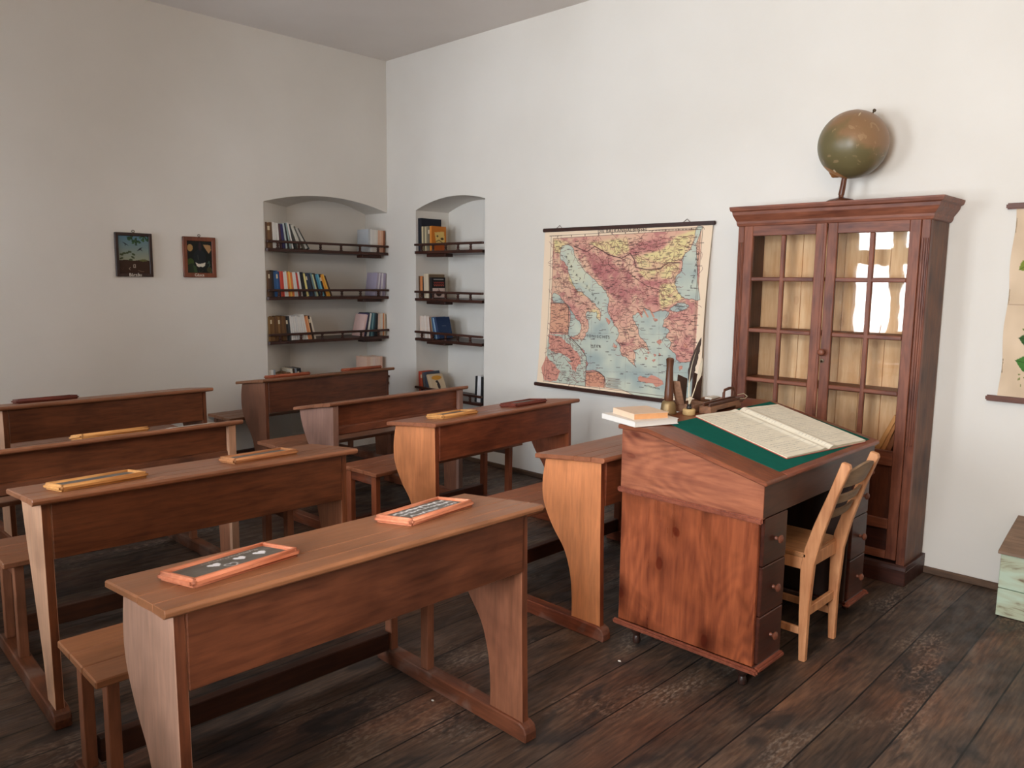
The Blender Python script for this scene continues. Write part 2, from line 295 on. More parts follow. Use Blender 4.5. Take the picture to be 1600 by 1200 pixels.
# ------------------------------------------------------------------ the room
def quad_mesh(name, quads, mat, smooth=False):
    mb = MB()
    for q in quads: mb.raw(q, [list(range(len(q)))])
    return struct(mb.build(name, mat))
struct(MB().box(-.8, ROOM_X+.3, ROOM_Y-.7, .8, -.1, 0, 0).build('floor', FLOOR))
struct(MB().box(-.8, ROOM_X+.3, ROOM_Y-.7, .8, HC, HC+.1, 0).build('ceiling', CEIL))
def niche_wall(name, to3, length, niche, mat):
    """wall front face with one arched niche; to3(u, z, d) -> xyz, d depth into the wall; niche: u0,u1,z0, arch(u), d, b0, b1 (back edges)"""
    u0, u1, z0, arch, d, b0, b1 = niche; n = 18; Q = []; T = HC+.02
    us = [u0+(u1-u0)*i/n for i in range(n+1)]; bs = [b0+(b1-b0)*i/n for i in range(n+1)]
    if u0 > 0: Q.append([to3(0, 0, 0), to3(u0, 0, 0), to3(u0, T, 0), to3(0, T, 0)])
    if u1 < length: Q.append([to3(u1, 0, 0), to3(length, 0, 0), to3(length, T, 0), to3(u1, T, 0)])
    Q.append([to3(u0, 0, 0), to3(u1, 0, 0), to3(u1, z0, 0), to3(u0, z0, 0)])
    for i in range(n):
        a, b = us[i], us[i+1]; c, e = bs[i], bs[i+1]
        Q.append([to3(a, arch(a), 0), to3(b, arch(b), 0), to3(b, T, 0), to3(a, T, 0)])
        Q.append([to3(a, arch(a), 0), to3(b, arch(b), 0), to3(e, arch(b), d), to3(c, arch(a), d)])
        Q.append([to3(c, z0, d), to3(e, z0, d), to3(e, arch(b), d), to3(c, arch(a), d)])
    Q.append([to3(u0, z0, 0), to3(b0, z0, d), to3(b0, arch(u0), d), to3(u0, arch(u0), 0)])
    Q.append([to3(u1, z0, 0), to3(b1, z0, d), to3(b1, arch(u1), d), to3(u1, arch(u1), 0)])
    Q.append([to3(u0, z0, 0), to3(u1, z0, 0), to3(b1, z0, d), to3(b0, z0, d)])
    quad_mesh(name, Q, mat)
def arch3(u0, z0_, um, zm, u1, z1_):
    A = np.linalg.solve([[u*u, u, 1] for u in (u0, um, u1)], [z0_, zm, z1_]); return lambda u: float(A[0]*u*u+A[1]*u+A[2])
# left wall is the plane x=0 ; u = -y
niche_wall('wall_left', lambda u, z, d: (-d, -u, z), -ROOM_Y, (0.0, 1.193, .12, arch3(0, 2.052, .68, 2.142, 1.193, 2.062), .33, 0.0, .80), WALL)
# back wall is the plane y=0 ; u = x
niche_wall('wall_back', lambda u, z, d: (u, d, z), ROOM_X, (.397, 1.246, .12, arch3(.397, 2.055, .93, 2.146, 1.246, 2.105), .35, .42, 1.12), WALL)
quad_mesh('wall_right', [[(ROOM_X, 0, 0), (ROOM_X, ROOM_Y, 0), (ROOM_X, ROOM_Y, HC), (ROOM_X, 0, HC)]], WALL)
mb = MB(); xs = 0.0; TH = .26
for (a, b) in WINDOWS:
    mb.box(xs, a, ROOM_Y-TH, ROOM_Y, 0, HC, 0); mb.box(a, b, ROOM_Y-TH, ROOM_Y, 0, WZ0, 0); mb.box(a, b, ROOM_Y-TH, ROOM_Y, WZ1, HC, 0); xs = b
mb.box(xs, ROOM_X, ROOM_Y-TH, ROOM_Y, 0, HC, 0); struct(mb.build('wall_front', WALL))
for i, (a, b) in enumerate(WINDOWS):
    f = MB(); y0, y1 = ROOM_Y-.24, ROOM_Y-.17; m_ = (a+b)/2; w = .055
    f.box(a, a+w, y0, y1, WZ0, WZ1); f.box(b-w, b, y0, y1, WZ0, WZ1); f.box(a, b, y0, y1, WZ0, WZ0+w); f.box(a, b, y0, y1, WZ1-w, WZ1)
    f.box(m_-.05, m_+.05, y0-.01, y1+.01, WZ0, WZ1); f.box(a, b, y0-.01, y1+.01, 1.70, 1.86)
    struct(f.build('window_%d' % (i+1), WINW)); g = MB().raw([(a, y0+.03, WZ0), (b, y0+.03, WZ0), (b, y0+.03, WZ1), (a, y0+.03, WZ1)], [[0, 1, 2, 3]]).build('trim_%d' % (i+1), GLASS); struct(g)
struct(MB().box(1.0, ROOM_X, -.018, 0, 0, .035, .004).build('baseboard_back', BASEB))
struct(MB().box(0, .016, ROOM_Y, -1.2, 0, .035, .004).build('baseboard_left', BASEB))

# ------------------------------------------------------------------ school desks with fixed benches
def lp(pts, n=4):   # smooth a list of 2D points (Catmull-Rom)
    out = []; P = [pts[0]]+list(pts)+[pts[-1]]
    for i in range(1, len(P)-2):
        for k in range(n):
            t = k/n; a, b, c, d = (np.array(P[i+j]) for j in (-1, 0, 1, 2))
            out.append(tuple(.5*((2*b)+(-a+c)*t+(2*a-5*b+4*c-d)*t*t+(-a+3*b-3*c+d)*t**3)))
    return out+[tuple(pts[-1])]
CURVE = lp([(-.325, .735), (-.345, .63), (-.338, .53), (-.285, .43), (-.215, .34), (-.180, .24), (-.168, .14), (-.168, .055)])
TAPER = lp([(-.300, .735), (-.270, .62), (-.225, .48), (-.180, .34), (-.135, .2), (-.105, .055)])
GCURVE = lp([(-.345, .735), (-.335, .66), (-.30, .57), (-.245, .48), (-.20, .38), (-.17, .25), (-.160, .055)])
TW, TH0, TH1 = .367, .780, .740
SLOPE = (TH0-TH1)/TW
def tz(x, sl=None): return TH0+(SLOPE if sl is None else sl)*x     # top surface height at local x
def school_desk(x, y, L, rot, ms, label, curve=CURVE, kind='plain', ob=.565, oy=.03, bench=(-.44, -.765), seat=.45, ovr=.03, slope=SLOPE):
    tz = lambda x: TH0+slope*x
    t = thing('school_desk', label, 'school desk', (x, y, 0), rot, 'wooden school desks with fixed benches')
    # top: two boards with a seam and a nosed front edge
    def slab(x0, x1): return [(x0, tz(x0)), (x1, tz(x1)), (x1, tz(x1)-.020), (x0, tz(x0)-.020)]
    b = MB(); b.prism(slab(-TW, -.150), 'y', 0, L, .004); b.prism(slab(-.1485, -.060), 'y', 0, L, .0015)
    b.prism([(-.0585, tz(-.06)), (.004, TH0-.001), (.010, TH0-.008), (.008, TH0-.018), (.0, TH0-.024), (-.0585, tz(-.06)-.02)], 'y', 0, L, .0015)
    b.build('desktop', ms['top'], t)
    for s, e in enumerate((oy, L-ovr-.03)):
        fr = [(-.014, .055), (-.024, .4), (-.030, tz(-.03)-.021)]
        cv = [(x_, min(z_, tz(x_)-.021)) for x_, z_ in curve]
        b = MB().prism(cv+fr, 'y', e, e+.028, .002); n_ = len(b.f)
        for q_, f_ in enumerate(b.f):
            P_ = [Vector(b.v[k_]) for k_ in f_]; nn = (P_[1]-P_[0]).cross(P_[2]-P_[0])
            if nn.length > 0 and abs(nn.y) < .5*nn.length: b.m[q_] = 1
        b.build('end_panel', [ms['end'] if s == 0 else ms['leg'], ms['edge']], t)  # right end in darker leg wood: the desk's own shade put into colour
        # sled runner with rounded upper front
        r = MB().prism([(-.80, 0), (-.80, .045), (-.79, .058), (-.02, .060), (.004, .050), (.012, .030), (.012, 0)], 'y', e-.012, e+.042, .004)
        r.build('runner', ms['run'], t)
        lg = (e+.0, e+.032) if s == 0 else (e-.004, e+.028)
        for xx in (bench[0]-.075, bench[1]+.03):
            MB().box(xx-.02, xx+.02, lg[0], lg[1], .058, seat-.022, .002).build('bench_leg', ms['leg'], t)
        MB().box(bench[1]+.05, bench[0]-.095, lg[0]+.004, lg[1]-.004, seat-.085, seat-.022, .002).build('seat_rail', ms['run'], t)
    if kind == 'plain':
        MB().box(-.040, -.022, oy+.028, L-ovr-.03, ob, tz(-.03)-.02, .002).build('front_panel', ms['panel'], t)
    else:
        MB().box(-.052, -.040, oy+.028, L-ovr-.03, .60, tz(-.05)-.02, .001).build('front_panel', ms['panel'], t)
        for e in (oy+.0, L-ovr-.03-.012):
            MB().box(-.034, -.008, e, e+.04, .055, tz(-.02)-.021, .003).build('front_post', ms['end'], t)
        MB().prism([(-.052, .632), (-.030, .632), (-.022, .624), (-.014, .585), (-.03, .578), (-.052, .578)], 'y', oy+.04, L-ovr-.04, .002).build('lower_rail', ms['panel'], t)
        MB().box(-.17, -.055, oy+.028, L-ovr-.03, .583, .598, .002).build('book_board', ms['panel'], t)
    if kind == 'plain': MB().box(-.30, -.04, oy+.028, L-ovr-.03, .600, .612, .002).build('book_board', ms['panel'], t)
    b = MB(); d = (bench[0]-bench[1])/3
    for k in range(3): b.box(bench[1]+k*d+(.001 if k else 0), bench[1]+(k+1)*d-.001, -.012, L+.005, seat-.022, seat, .0035)
    b.build('bench_seat', ms['top'], t)
    MB().box(bench[1]+.012, bench[1]+.050, oy+.04, L-ovr-.045, .062, .135, .003).build('stretcher', ms['bar'], t)
    return t
DK = {}
def desk(key, *a, **k): DK[key] = (a[0], a[1], a[3], k.get('slope', SLOPE)); return school_desk(*a, **k)
desk('A', 4.122, -3.705, 1.176, -.0166, BR, 'nearest school desk in the foreground, carrying two chalked orange slates')
desk('B', 3.008, -3.657, 1.184, -.0428, YB, 'second school desk in the near row, straight tapered end panel, two blank slates', curve=TAPER)
desk('C', 2.121, -3.68, 1.183, 0.0, YB, 'third school desk in the near row, recessed front panel, one bright ochre slate', kind='recessed', slope=.190)
desk('D', .935, -3.272, 1.183, 0.0, YB, 'school desk furthest back in the near row, below the small wall pictures', ob=.572)
desk('E', 3.874, -1.870, 1.176, .0, RB, 'school desk with empty top, partly hidden behind the teacher desk')
desk('F', 2.838, -1.867, 1.176, .0436, RB, 'orange school desk before the wall map, one ochre and one dark slate', ob=.575)
desk('G', 1.960, -1.896, 1.098, .0364, GB, 'school desk with empty top, greyish end panel and recessed front, far row', kind='recessed', curve=GCURVE, slope=.180)
desk('H', .778, -1.660, 1.166, .0438, HB, 'school desk furthest back, right in front of the left book niche', ob=.535, slope=.135)

def slate_thing(key, xf, y0, y1, rot, tint, label, depth=.165, chalk=None, seed=0):
    dx, dy, dr, slp = DK[key]; cy = (y0+y1)/2; L = y1-y0; zf = tz((xf-dx)+dr*(cy-dy), slp); sl = math.atan(slp)
    t = thing('slate', label, 'writing slate', (0, 0, 0), 0, 'framed writing slates on the school desks')
    # local frame: x across (front edge at 0, back at -depth), y along
    R = Matrix.Rotation(rot+dr, 4, 'Z') ; tilt = Matrix.Rotation(-sl, 4, 'Y')
    t.matrix_world = Matrix.Translation((xf, cy, zf+.0006)) @ Matrix.Rotation(dr, 4, 'Z') @ tilt @ Matrix.Rotation(rot, 4, 'Z')
    fw_ = .022; th = .023; m = MB(); h = L/2
    prof = lambda w: None
    def bar(ax, a, b, c0, c1):
        if ax == 'y': m.box(c0, c1, a, b, 0, th, .008, seg=3)
        else: m.box(a, b, c0, c1, 0, th, .008, seg=3)
    bar('y', -h, h, -fw_, 0); bar('y', -h, h, -depth, -depth+fw_); bar('x', -depth, 0, -h, -h+fw_); bar('x', -depth, 0, h-fw_, h)
    m.build('slate_frame', tint, t, smooth=.9)
    r = Ras(110, 60, L/depth, (98, 93, 86)); r.a += r.noise(6, 22, seed)[..., None]
    if chalk: chalk(r)
    W_, H_ = L-2*fw_+.006, depth-2*fw_+.006
    r.mesh('slate_board', lambda U, V: (-depth/2-H_/2+V*H_, (U-.5)*W_, np.full_like(U, .0155)), CHALK, t)
    MB().box(-depth/2-H_/2, -depth/2+H_/2, -W_/2, W_/2, .006, .015, 0).build('slate_backing', SLATEB, t)
    return t
SLATEB = plain('slate_stone', L3(60, 58, 56), .5, var=.1)
OR = wood('orange_frame', L3(212, 138, 104), L3(182, 98, 66), 'y', .4, stain=.15); OC = wood('ochre_frame', L3(222, 164, 98), L3(186, 122, 64), 'y', .45, stain=.15)
TN = wood('tan_frame', L3(200, 140, 92), L3(160, 98, 60), 'y', .45, stain=.25); RD = wood('red_brown_frame', L3(128, 60, 44), L3(84, 38, 28), 'y', .45, stain=.25); DR2 = wood('brown_orange_frame', L3(176, 94, 62), L3(136, 64, 40), 'y', .45, stain=.25)
def heart(r, u, v, s, fill):
    pts = [(u+s*.062*math.sin(t)**3, v-s*.011*(13*math.cos(t)-5*math.cos(2*t)-2*math.cos(3*t)-math.cos(4*t))) for t in np.linspace(0, 2*PI, 24, endpoint=False)]
    if fill: r.poly(pts, (232, 232, 236))
    else: r.line(pts+[pts[0]], .016, (215, 215, 218))
def chalk_hearts(r):
    g = random.Random(3)
    for k in range(15):
        u = .30+k*.040; v = .12+.03*math.sin(k*2.3); r.line([(u, v+.05), (u+.012, v-.03), (u+.026, v+.04), (u+.036, v+.0)], .011, (188, 186, 184), .45+.03*k)
    heart(r, .36, .40, 1.0, True); heart(r, .45, .70, .95, False); heart(r, .62, .42, .95, True); heart(r, .83, .45, 1.0, True)
    for k in range(3): r.ell(.25+.2*k, .7, .12, .1, (110, 108, 106), 0, .25)
def chalk_text(r):
    g = random.Random(11)
    for ln, (v, u0, u1, wd) in enumerate(((.18, .10, .95, .026), (.42, .1, .58, .02), (.46, .6, .97, .022), (.72, .14, .62, .025), (.74, .7, .92, .018))):
        u = u0
        while u < u1:
            w = g.uniform(.025, .05); h = g.uniform(.05, .10)
            pts = [(u+w*q, v+g.uniform(-h, h)) for q in (0, .3, .6, 1)]; r.line(pts, wd, (226, 226, 228), .9); u += w*g.choice([.8, 1., 1.3])
    for k in range(6): r.ell(g.uniform(.2, .8), g.uniform(.3, .8), .12, .08, (130, 130, 130), 0, .3)
slate_thing('A', 4.022, -3.606, -3.300, .145, OR, 'orange-framed slate with chalk hearts, left one on the nearest desk', .160, chalk_hearts, 1)
slate_thing('A', 3.992, -2.950, -2.655, .155, OR, 'orange-framed slate covered in chalk writing, right one on the nearest desk', .160, chalk_text, 2)
slate_thing('B', 2.951, -3.562, -3.268, .12, OC, 'tan-framed blank slate at the left end of the second near desk', .150, None, 3)
slate_thing('B', 2.972, -2.968, -2.690, .03, TN, 'brown-framed blank slate at the right end of the second near desk', .140, None, 4)
slate_thing('C', 1.950, -3.185, -2.872, .05, OC, 'bright ochre-framed slate, alone on the third desk of the near row', .150, None, 5)
slate_thing('D', .768, -3.135, -2.818, -.04, RD, 'dark red-brown slate on the desk against the left wall', .150, None, 6)
slate_thing('F', 2.758, -1.738, -1.490, -.07, OC, 'ochre-framed slate, left one on the orange desk before the map', .150, None, 7)
slate_thing('F', 2.745, -1.190, -.915, .0, RD, 'dark-framed slate, right one on the orange desk before the map', .140, None, 8)
slate_thing('H', .680, -1.520, -1.215, -.03, DR2, 'reddish slate, left one on the desk in front of the left niche', .150, None, 9)
slate_thing('H', .665, -.860, -.560, -.05, DR2, 'reddish slate, right one on the desk in front of the left niche', .150, None, 10)
PAPERW = plain('white_paper', L3(226, 220, 208), .8, var=.03)
dz = tz(-.08)
o = MB().box(-.03, .03, -.105, .105, 0, .0015, 0).build('paper_sheet', PAPERW); o.location = (2.085, -2.74, tz(-.036, .19)+.0008); o.rotation_euler = (0, -math.atan(.19), .02)
tag(o, 'thin white paper strip beside the ochre slate on the third near desk', 'paper')

# ------------------------------------------------------------------ book shelves in the niches
def baluster_prof(h): return [(.013, 0), (.013, h*.14), (.008, h*.24), (.012, h*.5), (.008, h*.76), (.013, h*.86), (.013, h)]
def niche_shelf(side, z, label, posn, tilt=0.0):
    """z = height of the rail's upper face"""
    if side == 'left': loc = (0, -1.185, z); rz = PI/2; L = 1.178; D = .325; back0 = .40
    else: loc = (.40, 0, z); rz = 0; L = .84; D = .34; back0 = .02
    t = thing('book_shelf', label, 'shelf', loc, rz, 'dark railed book shelves in the niches')
    # local: x along, y into the wall, z up; front at y=-.02
    b = MB()
    if side == 'left': b.prism([(0, .0), (.012, -.018), (L, -.018), (L, D), (.385, D)], 'z', -.086, -.062, .002)
    else: b.prism([(0, -.018), (L, -.018), (L-.02, 0), (L-.125, D), (.022, D)], 'z', -.086, -.062, .002)
    b.build('shelf_board', DARKX, t)
    MB().box(.004, L+(.0 if side == 'left' else .005), -.028, -.004, -.019, 0, .004).build('rail', DARKX, t)
    n = len(posn)
    for q in posn: MB().lathe([(r, zz-.062) for r, zz in baluster_prof(.046)], 10, mat=Matrix.Translation((q, -.014, 0))).build('baluster', DARKX, t, smooth=.6)
    br = (L-.24, L-.04) if side == 'left' else (.10, .34)
    MB().box(br[0], br[1], .03, .12, -.112, -.086, .003).build('bracket', DARKX, t)
    return t
LB = [.10, .29, .49, .69, .88, 1.07]; RBp = [.09, .24, .40, .55, .70]
SZ = (1.767, 1.384, 1.030, .612)
ORD = ('top', 'second', 'third', 'lowest')
SR = (1.775, 1.378, 1.036, .555)
for k in range(4): niche_shelf('left', SZ[k], '%s dark wooden railed shelf in the left niche' % ORD[k], LB)
for k in range(4): niche_shelf('right', SR[k], '%s dark wooden railed shelf in the right niche' % ORD[k], RBp)

BOOKM = {}
def bookmat(c):
    if c not in BOOKM: BOOKM[c] = plain('book_cover_%d' % len(BOOKM), L3(*c), .55, var=.08)
    return BOOKM[c]
PAGES = plain('book_pages', L3(214, 198, 168), .85, var=.12)
def cname(c):
    names = {'brown': (110, 72, 40), 'dark brown': (60, 38, 26), 'white': (226, 222, 214), 'black': (26, 26, 30), 'blue': (46, 92, 140), 'navy': (34, 48, 84), 'red': (190, 50, 40), 'orange': (226, 130, 60),
             'yellow': (232, 200, 110), 'teal': (60, 120, 130), 'light blue': (120, 170, 200), 'lavender': (170, 160, 182), 'purple': (80, 66, 110), 'cream': (222, 208, 180), 'pink': (226, 190, 182), 'grey': (120, 118, 114), 'dark grey': (70, 70, 68), 'olive': (128, 98, 50)}
    return min(names, key=lambda n: sum((a-b)**2 for a, b in zip(names[n], c)))
def stack(specs):   # books leaning on one another without passing through each other
    out = []; x = 0.0; prev = []
    for (c, th, h, d, lean) in specs:
        a = math.radians(lean); xb = x
        for (px, pth, ph, pa) in prev[-4:]:
            cx = px+pth*math.cos(pa)-ph*math.sin(pa); cz = pth*math.sin(pa)+ph*math.cos(pa); xb = max(xb, px+pth/math.cos(pa), cx+min(cz, h*math.cos(a))*math.tan(a))
        xb += .0008; out.append((xb, a)); prev.append((xb, th, h, a)); x = xb
    return out
def add_books(side, shelf_i, group, start, specs, lean_dir, where, deco=None):
    """specs: (colour, thickness, height, depth, lean in degrees) placed left to right from 'start' along the shelf"""
    z = (SZ if side == 'left' else SR)[shelf_i]-.062+.0012; x = start; counts = {}; tot = {}
    for s in specs: tot[cname(s[0])] = tot.get(cname(s[0]), 0)+1
    XS = stack(specs if lean_dir == 'L' else specs[::-1]); XS = [(start+p, q) for p, q in XS] if lean_dir == 'L' else [(start-p, q) for p, q in XS][::-1]
    ordn = ['first', 'second', 'third', 'fourth', 'fifth', 'sixth', 'seventh', 'eighth', 'ninth', 'tenth', 'eleventh', 'twelfth']
    for i, (c, th, h, d, lean) in enumerate(specs):
        a = math.radians(lean); n = cname(c); k = counts.get(n, 0); counts[n] = k+1
        lab = ('%s %s book' % (ordn[k], n)) if tot[n] > 1 else ('only %s book' % n)
        lab += ' %s %s shelf, %s book niche' % ({'at the left of': 'in the left row on the', 'at the right of': 'in the right row on the', 'on': 'on the'}[where], ORD[shelf_i], side)
        if tot[n] > 1: lab = lab.replace(' book ', ' book from the left ', 1).replace('in the left row on the', 'left row,').replace('in the right row on the', 'right row,')
        m = MB(); ct = .0016; y0 = .016
        # local: x thickness, y depth (spine at y0), z height ; cover material 0, pages 1
        m.box(0, ct, y0, y0+d, 0, h, 0); m.box(th-ct, th, y0, y0+d, 0, h, 0); m.box(0, th, y0-.001, y0+.002, 0, h, .0008)
        m.box(ct, th-ct, y0+.002, y0+d-.004, .0025, h-.003, 0, 1)
        if th > .014 and i % 4 == 1 and sum(c) < 400: m.box(.001, th-.001, y0-.0016, y0-.0005, h*.70, h*.86, 0, 1)
        o = m.build('book', [bookmat(c), PAGES])
        if deco and i in deco: deco[i](o, th, h, d, y0)
        if side == 'left': base = Vector((0, -1.185, z)); ax = Vector((0, 1, 0)); rz = PI/2
        else: base = Vector((.40, 0, z)); ax = Vector((1, 0, 0)); rz = 0
        X_, A_ = XS[i]
        if lean_dir == 'L': tm = Matrix.Translation(base+ax*X_) @ Matrix.Rotation(rz, 4, 'Z') @ Matrix.Rotation(-A_, 4, 'Y')
        else: tm = Matrix.Translation(base+ax*X_) @ Matrix.Rotation(rz, 4, 'Z') @ Matrix.Rotation(A_, 4, 'Y') @ Matrix.Translation((-th, 0, 0))
        o.matrix_world = tm
        tag(o, lab, 'book', group)
def rampl(n, a, b): return [a+(b-a)*(i/max(n-1, 1))**1.6 for i in range(n)]
W_ = (224, 220, 214)
cols = [(92, 62, 42), (120, 84, 50), (100, 70, 42), W_, (214, 210, 204), W_, (78, 44, 50), (44, 40, 92), (180, 190, 190), (40, 42, 44), (150, 170, 170), W_, (60, 60, 60), (206, 202, 190), (96, 94, 88), (190, 186, 178), (54, 56, 54)]
ths = [.018, .022, .018, .018, .016, .018, .016, .022, .014, .012, .012, .014, .016, .026, .016, .022, .014]
hs = [.200, .198, .200, .204, .200, .198, .192, .190, .200, .200, .205, .21, .20, .20, .195, .19, .19]
ln = [1, 1, 1, 2, 2, 3, 5, 6, 8, 9, 10, 12, 16, 22, 26, 30, 32]
add_books('left', 0, 'books at the left of the top shelf in the left niche', .012, [(c, t, h, .14, a) for c, t, h, a in zip(cols, ths, hs, ln)], 'L', 'at the left of')
add_books('left', 0, 'books at the right of the top shelf in the left niche', 1.165, [((188, 192, 196), .022, .196, .16, 1), ((224, 222, 216), .020, .196, .15, 1), ((220, 216, 210), .020, .194, .15, 1), ((226, 220, 212), .020, .195, .15, 1), ((220, 214, 204), .018, .192, .15, 1), ((222, 178, 150), .020, .192, .15, 1), ((228, 186, 160), .018, .192, .15, 1), ((222, 170, 140), .018, .19, .15, 1), ((150, 90, 60), .016, .19, .15, 1)], 'R', 'at the right of')
cols = [(110, 80, 54), (88, 60, 40), (66, 46, 34), (30, 30, 34), (44, 88, 138), (50, 96, 148), (36, 70, 120), (214, 84, 60), (200, 60, 46), W_, (226, 222, 216), (226, 132, 60), (236, 190, 90), (222, 120, 60), W_, (222, 218, 212), (196, 58, 48), W_, (28, 28, 32), (30, 30, 34), (232, 218, 140), (34, 44, 66), (44, 56, 82), (36, 36, 40), (110, 140, 146), (196, 196, 150), (30, 30, 34), (70, 140, 170), (110, 176, 196), (28, 32, 36), (226, 150, 50), (236, 178, 70), (70, 44, 30)]
n = len(cols); ths = [.017+.006*random.random() for _ in range(n)]; ths[4] = .024
add_books('left', 1, 'books at the left of the second shelf in the left niche', .014, [(c, t*.82, .205-.02*i/n+.006*math.sin(i*2.7), .14, a) for i, (c, t, a) in enumerate(zip(cols, ths, rampl(n, 2, 21)))], 'L', 'at the left of')
add_books('left', 1, 'books at the right of the second shelf in the left niche', 1.165, [((170, 160, 180), .020, .205, .15, 8), ((222, 216, 222), .016, .205, .15, 7), ((160, 150, 172), .012, .203, .15, 6), ((222, 216, 222), .016, .203, .15, 5), ((176, 166, 190), .014, .20, .15, 5), ((160, 150, 172), .014, .20, .15, 4)], 'R', 'at the right of')
cols = [(136, 104, 56), (112, 76, 38), (120, 86, 44), (94, 60, 30), (104, 70, 36), (130, 94, 50), (92, 58, 28), (110, 78, 40), (100, 66, 34), (24, 24, 26), (60, 60, 62), W_, (222, 220, 216), W_, (218, 216, 214), W_, (222, 220, 216), W_, (224, 220, 212), (222, 140, 90), (226, 160, 110), (60, 44, 34), (214, 200, 180)]
n = len(cols)
add_books('left', 2, 'books at the left of the third shelf in the left niche', .016, [(c, .0165, .195+.004*math.sin(i*1.9)+(.012 if i == 18 else 0), .14, a) for i, (c, a) in enumerate(zip(cols, rampl(n, 1, 14)))], 'L', 'at the left of')
add_books('left', 2, 'books at the right of the third shelf in the left niche', 1.168, [((228, 192, 184), .018, .195, .16, 14), ((78, 64, 104), .012, .205, .15, 13), ((30, 30, 36), .010, .21, .15, 12), ((226, 222, 216), .018, .205, .15, 10), ((60, 104, 116), .014, .205, .15, 8), ((120, 160, 166), .012, .205, .15, 7), ((48, 84, 98), .014, .205, .15, 6), ((30, 34, 40), .014, .205, .15, 5), ((30, 30, 34), .012, .2, .15, 4), ((224, 196, 180), .016, .195, .15, 2), ((228, 210, 190), .016, .195, .15, 2), ((226, 220, 210), .016, .2, .15, 1), ((214, 140, 90), .014, .2, .15, 1), ((224, 200, 170), .014, .195, .15, 0)], 'R', 'at the right of')
cols = [(214, 204, 188), (230, 228, 222), (150, 160, 168), (120, 80, 50), (104, 68, 44), (126, 86, 54), (98, 62, 40), (120, 80, 50), (108, 72, 44), (130, 90, 56), (214, 206, 190), (60, 44, 34), (128, 134, 140), (24, 26, 34), (30, 30, 38), (110, 64, 46), (96, 54, 40), (120, 70, 50)]
add_books('left', 3, 'books at the left of the lowest shelf in the left niche', .016, [(c, .0185, (.185 if i < 3 else .155 if i < 10 else .185 if i < 15 else .14), .14, (2 if i < 10 else 10 if i < 15 else 12)) for i, c in enumerate(cols)], 'L', 'at the left of')
add_books('left', 3, 'books at the right of the lowest shelf in the left niche', 1.13, [((228, 190, 168), .04, .235, .16, 0), ((230, 206, 186), .026, .23, .16, 0), ((228, 204, 190), .026, .23, .16, 0), ((230, 200, 184), .026, .23, .16, 0), ((226, 196, 176), .026, .23, .16, 0), ((222, 180, 160), .024, .23, .16, 0)], 'R', 'at the right of')
def cover(paint, w=40, h=56):
    def f(o, th, hh, d, y0):
        r = Ras(w, h, d/hh, (0, 0, 0)); paint(r)
        r.mesh('cover_picture', lambda U, V: (np.full_like(U, th+.0006), y0+U*d, hh*(1-V)), PAINT, o)
    return f
def c_orange(r):
    r.a[:] = (206, 120, 34); r.poly([(.2, .25), (.85, .2), (.9, .6), (.65, .8), (.3, .7)], (224, 190, 110)); r.ell(.4, .4, .07, .04, (80, 60, 40)); r.ell(.72, .5, .12, .05, (70, 50, 36)); r.line([(.3, .62), (.5, .56), (.75, .66)], .02, (90, 70, 50)); r.poly([(0, .72), (1, .68), (1, 1), (0, 1)], (190, 92, 30))
def c_black(r):
    r.a[:] = (24, 20, 22); r.line([(.15, .1), (.85, .1)], .03, (200, 196, 190), .8)
    for v, c in ((.26, (170, 60, 50)), (.38, (190, 80, 60))):
        for k in range(6): r.line([(.15+k*.13, v-.03), (.2+k*.13, v+.03), (.24+k*.13, v-.02)], .022, c)
    r.poly([(.05, .52), (.95, .52), (.95, .97), (.05, .97)], (216, 190, 180)); r.ell(.5, .78, .22, .14, (70, 50, 48)); r.line([(.5, .56), (.56, .7), (.8, .8)], .02, (110, 60, 50))
def c_cat(r):
    r.a[:] = (224, 200, 166); r.ell(.5, .18, .38, .12, (226, 160, 60)); r.ell(.5, .6, .1, .22, (60, 46, 44)); r.ell(.45, .38, .1, .07, (66, 50, 46)); r.line([(.5, .8), (.66, .9)], .02, (60, 46, 44))
def c_label(r): r.a[:] = (22, 26, 40); r.line([(.3, .3), (.75, .3)], .012, (190, 180, 150)); r.line([(.38, .36), (.66, .36)], .01, (120, 110, 90))
def c_navy(r): r.a[:] = (40, 60, 96); r.line([(.35, .42), (.62, .42)], .015, (120, 130, 150))
add_books('right', 0, 'books on the top shelf of the right niche', .012, [((24, 28, 40), .045, .275, .22, 1), ((206, 190, 150), .020, .205, .15, 1), ((120, 112, 92), .020, .205, .15, 1), ((190, 176, 140), .020, .203, .15, 1), ((130, 120, 100), .022, .205, .15, 1), ((110, 100, 80), .020, .203, .15, 1), ((214, 130, 40), .024, .205, .16, 1)], 'L', 'on', deco={0: cover(c_label), 6: cover(c_orange)})
add_books('right', 1, 'books on the second shelf of the right niche', .016, [((96, 66, 44), .020, .185, .14, 1), ((210, 132, 76), .030, .185, .14, 1), ((40, 34, 32), .014, .18, .14, 1), ((206, 190, 164), .034, .205, .16, 2), ((214, 200, 174), .028, .205, .17, 2), ((120, 96, 70), .012, .2, .17, 2), ((26, 22, 24), .030, .175, .15, 2)], 'L', 'on', deco={6: cover(c_black)})
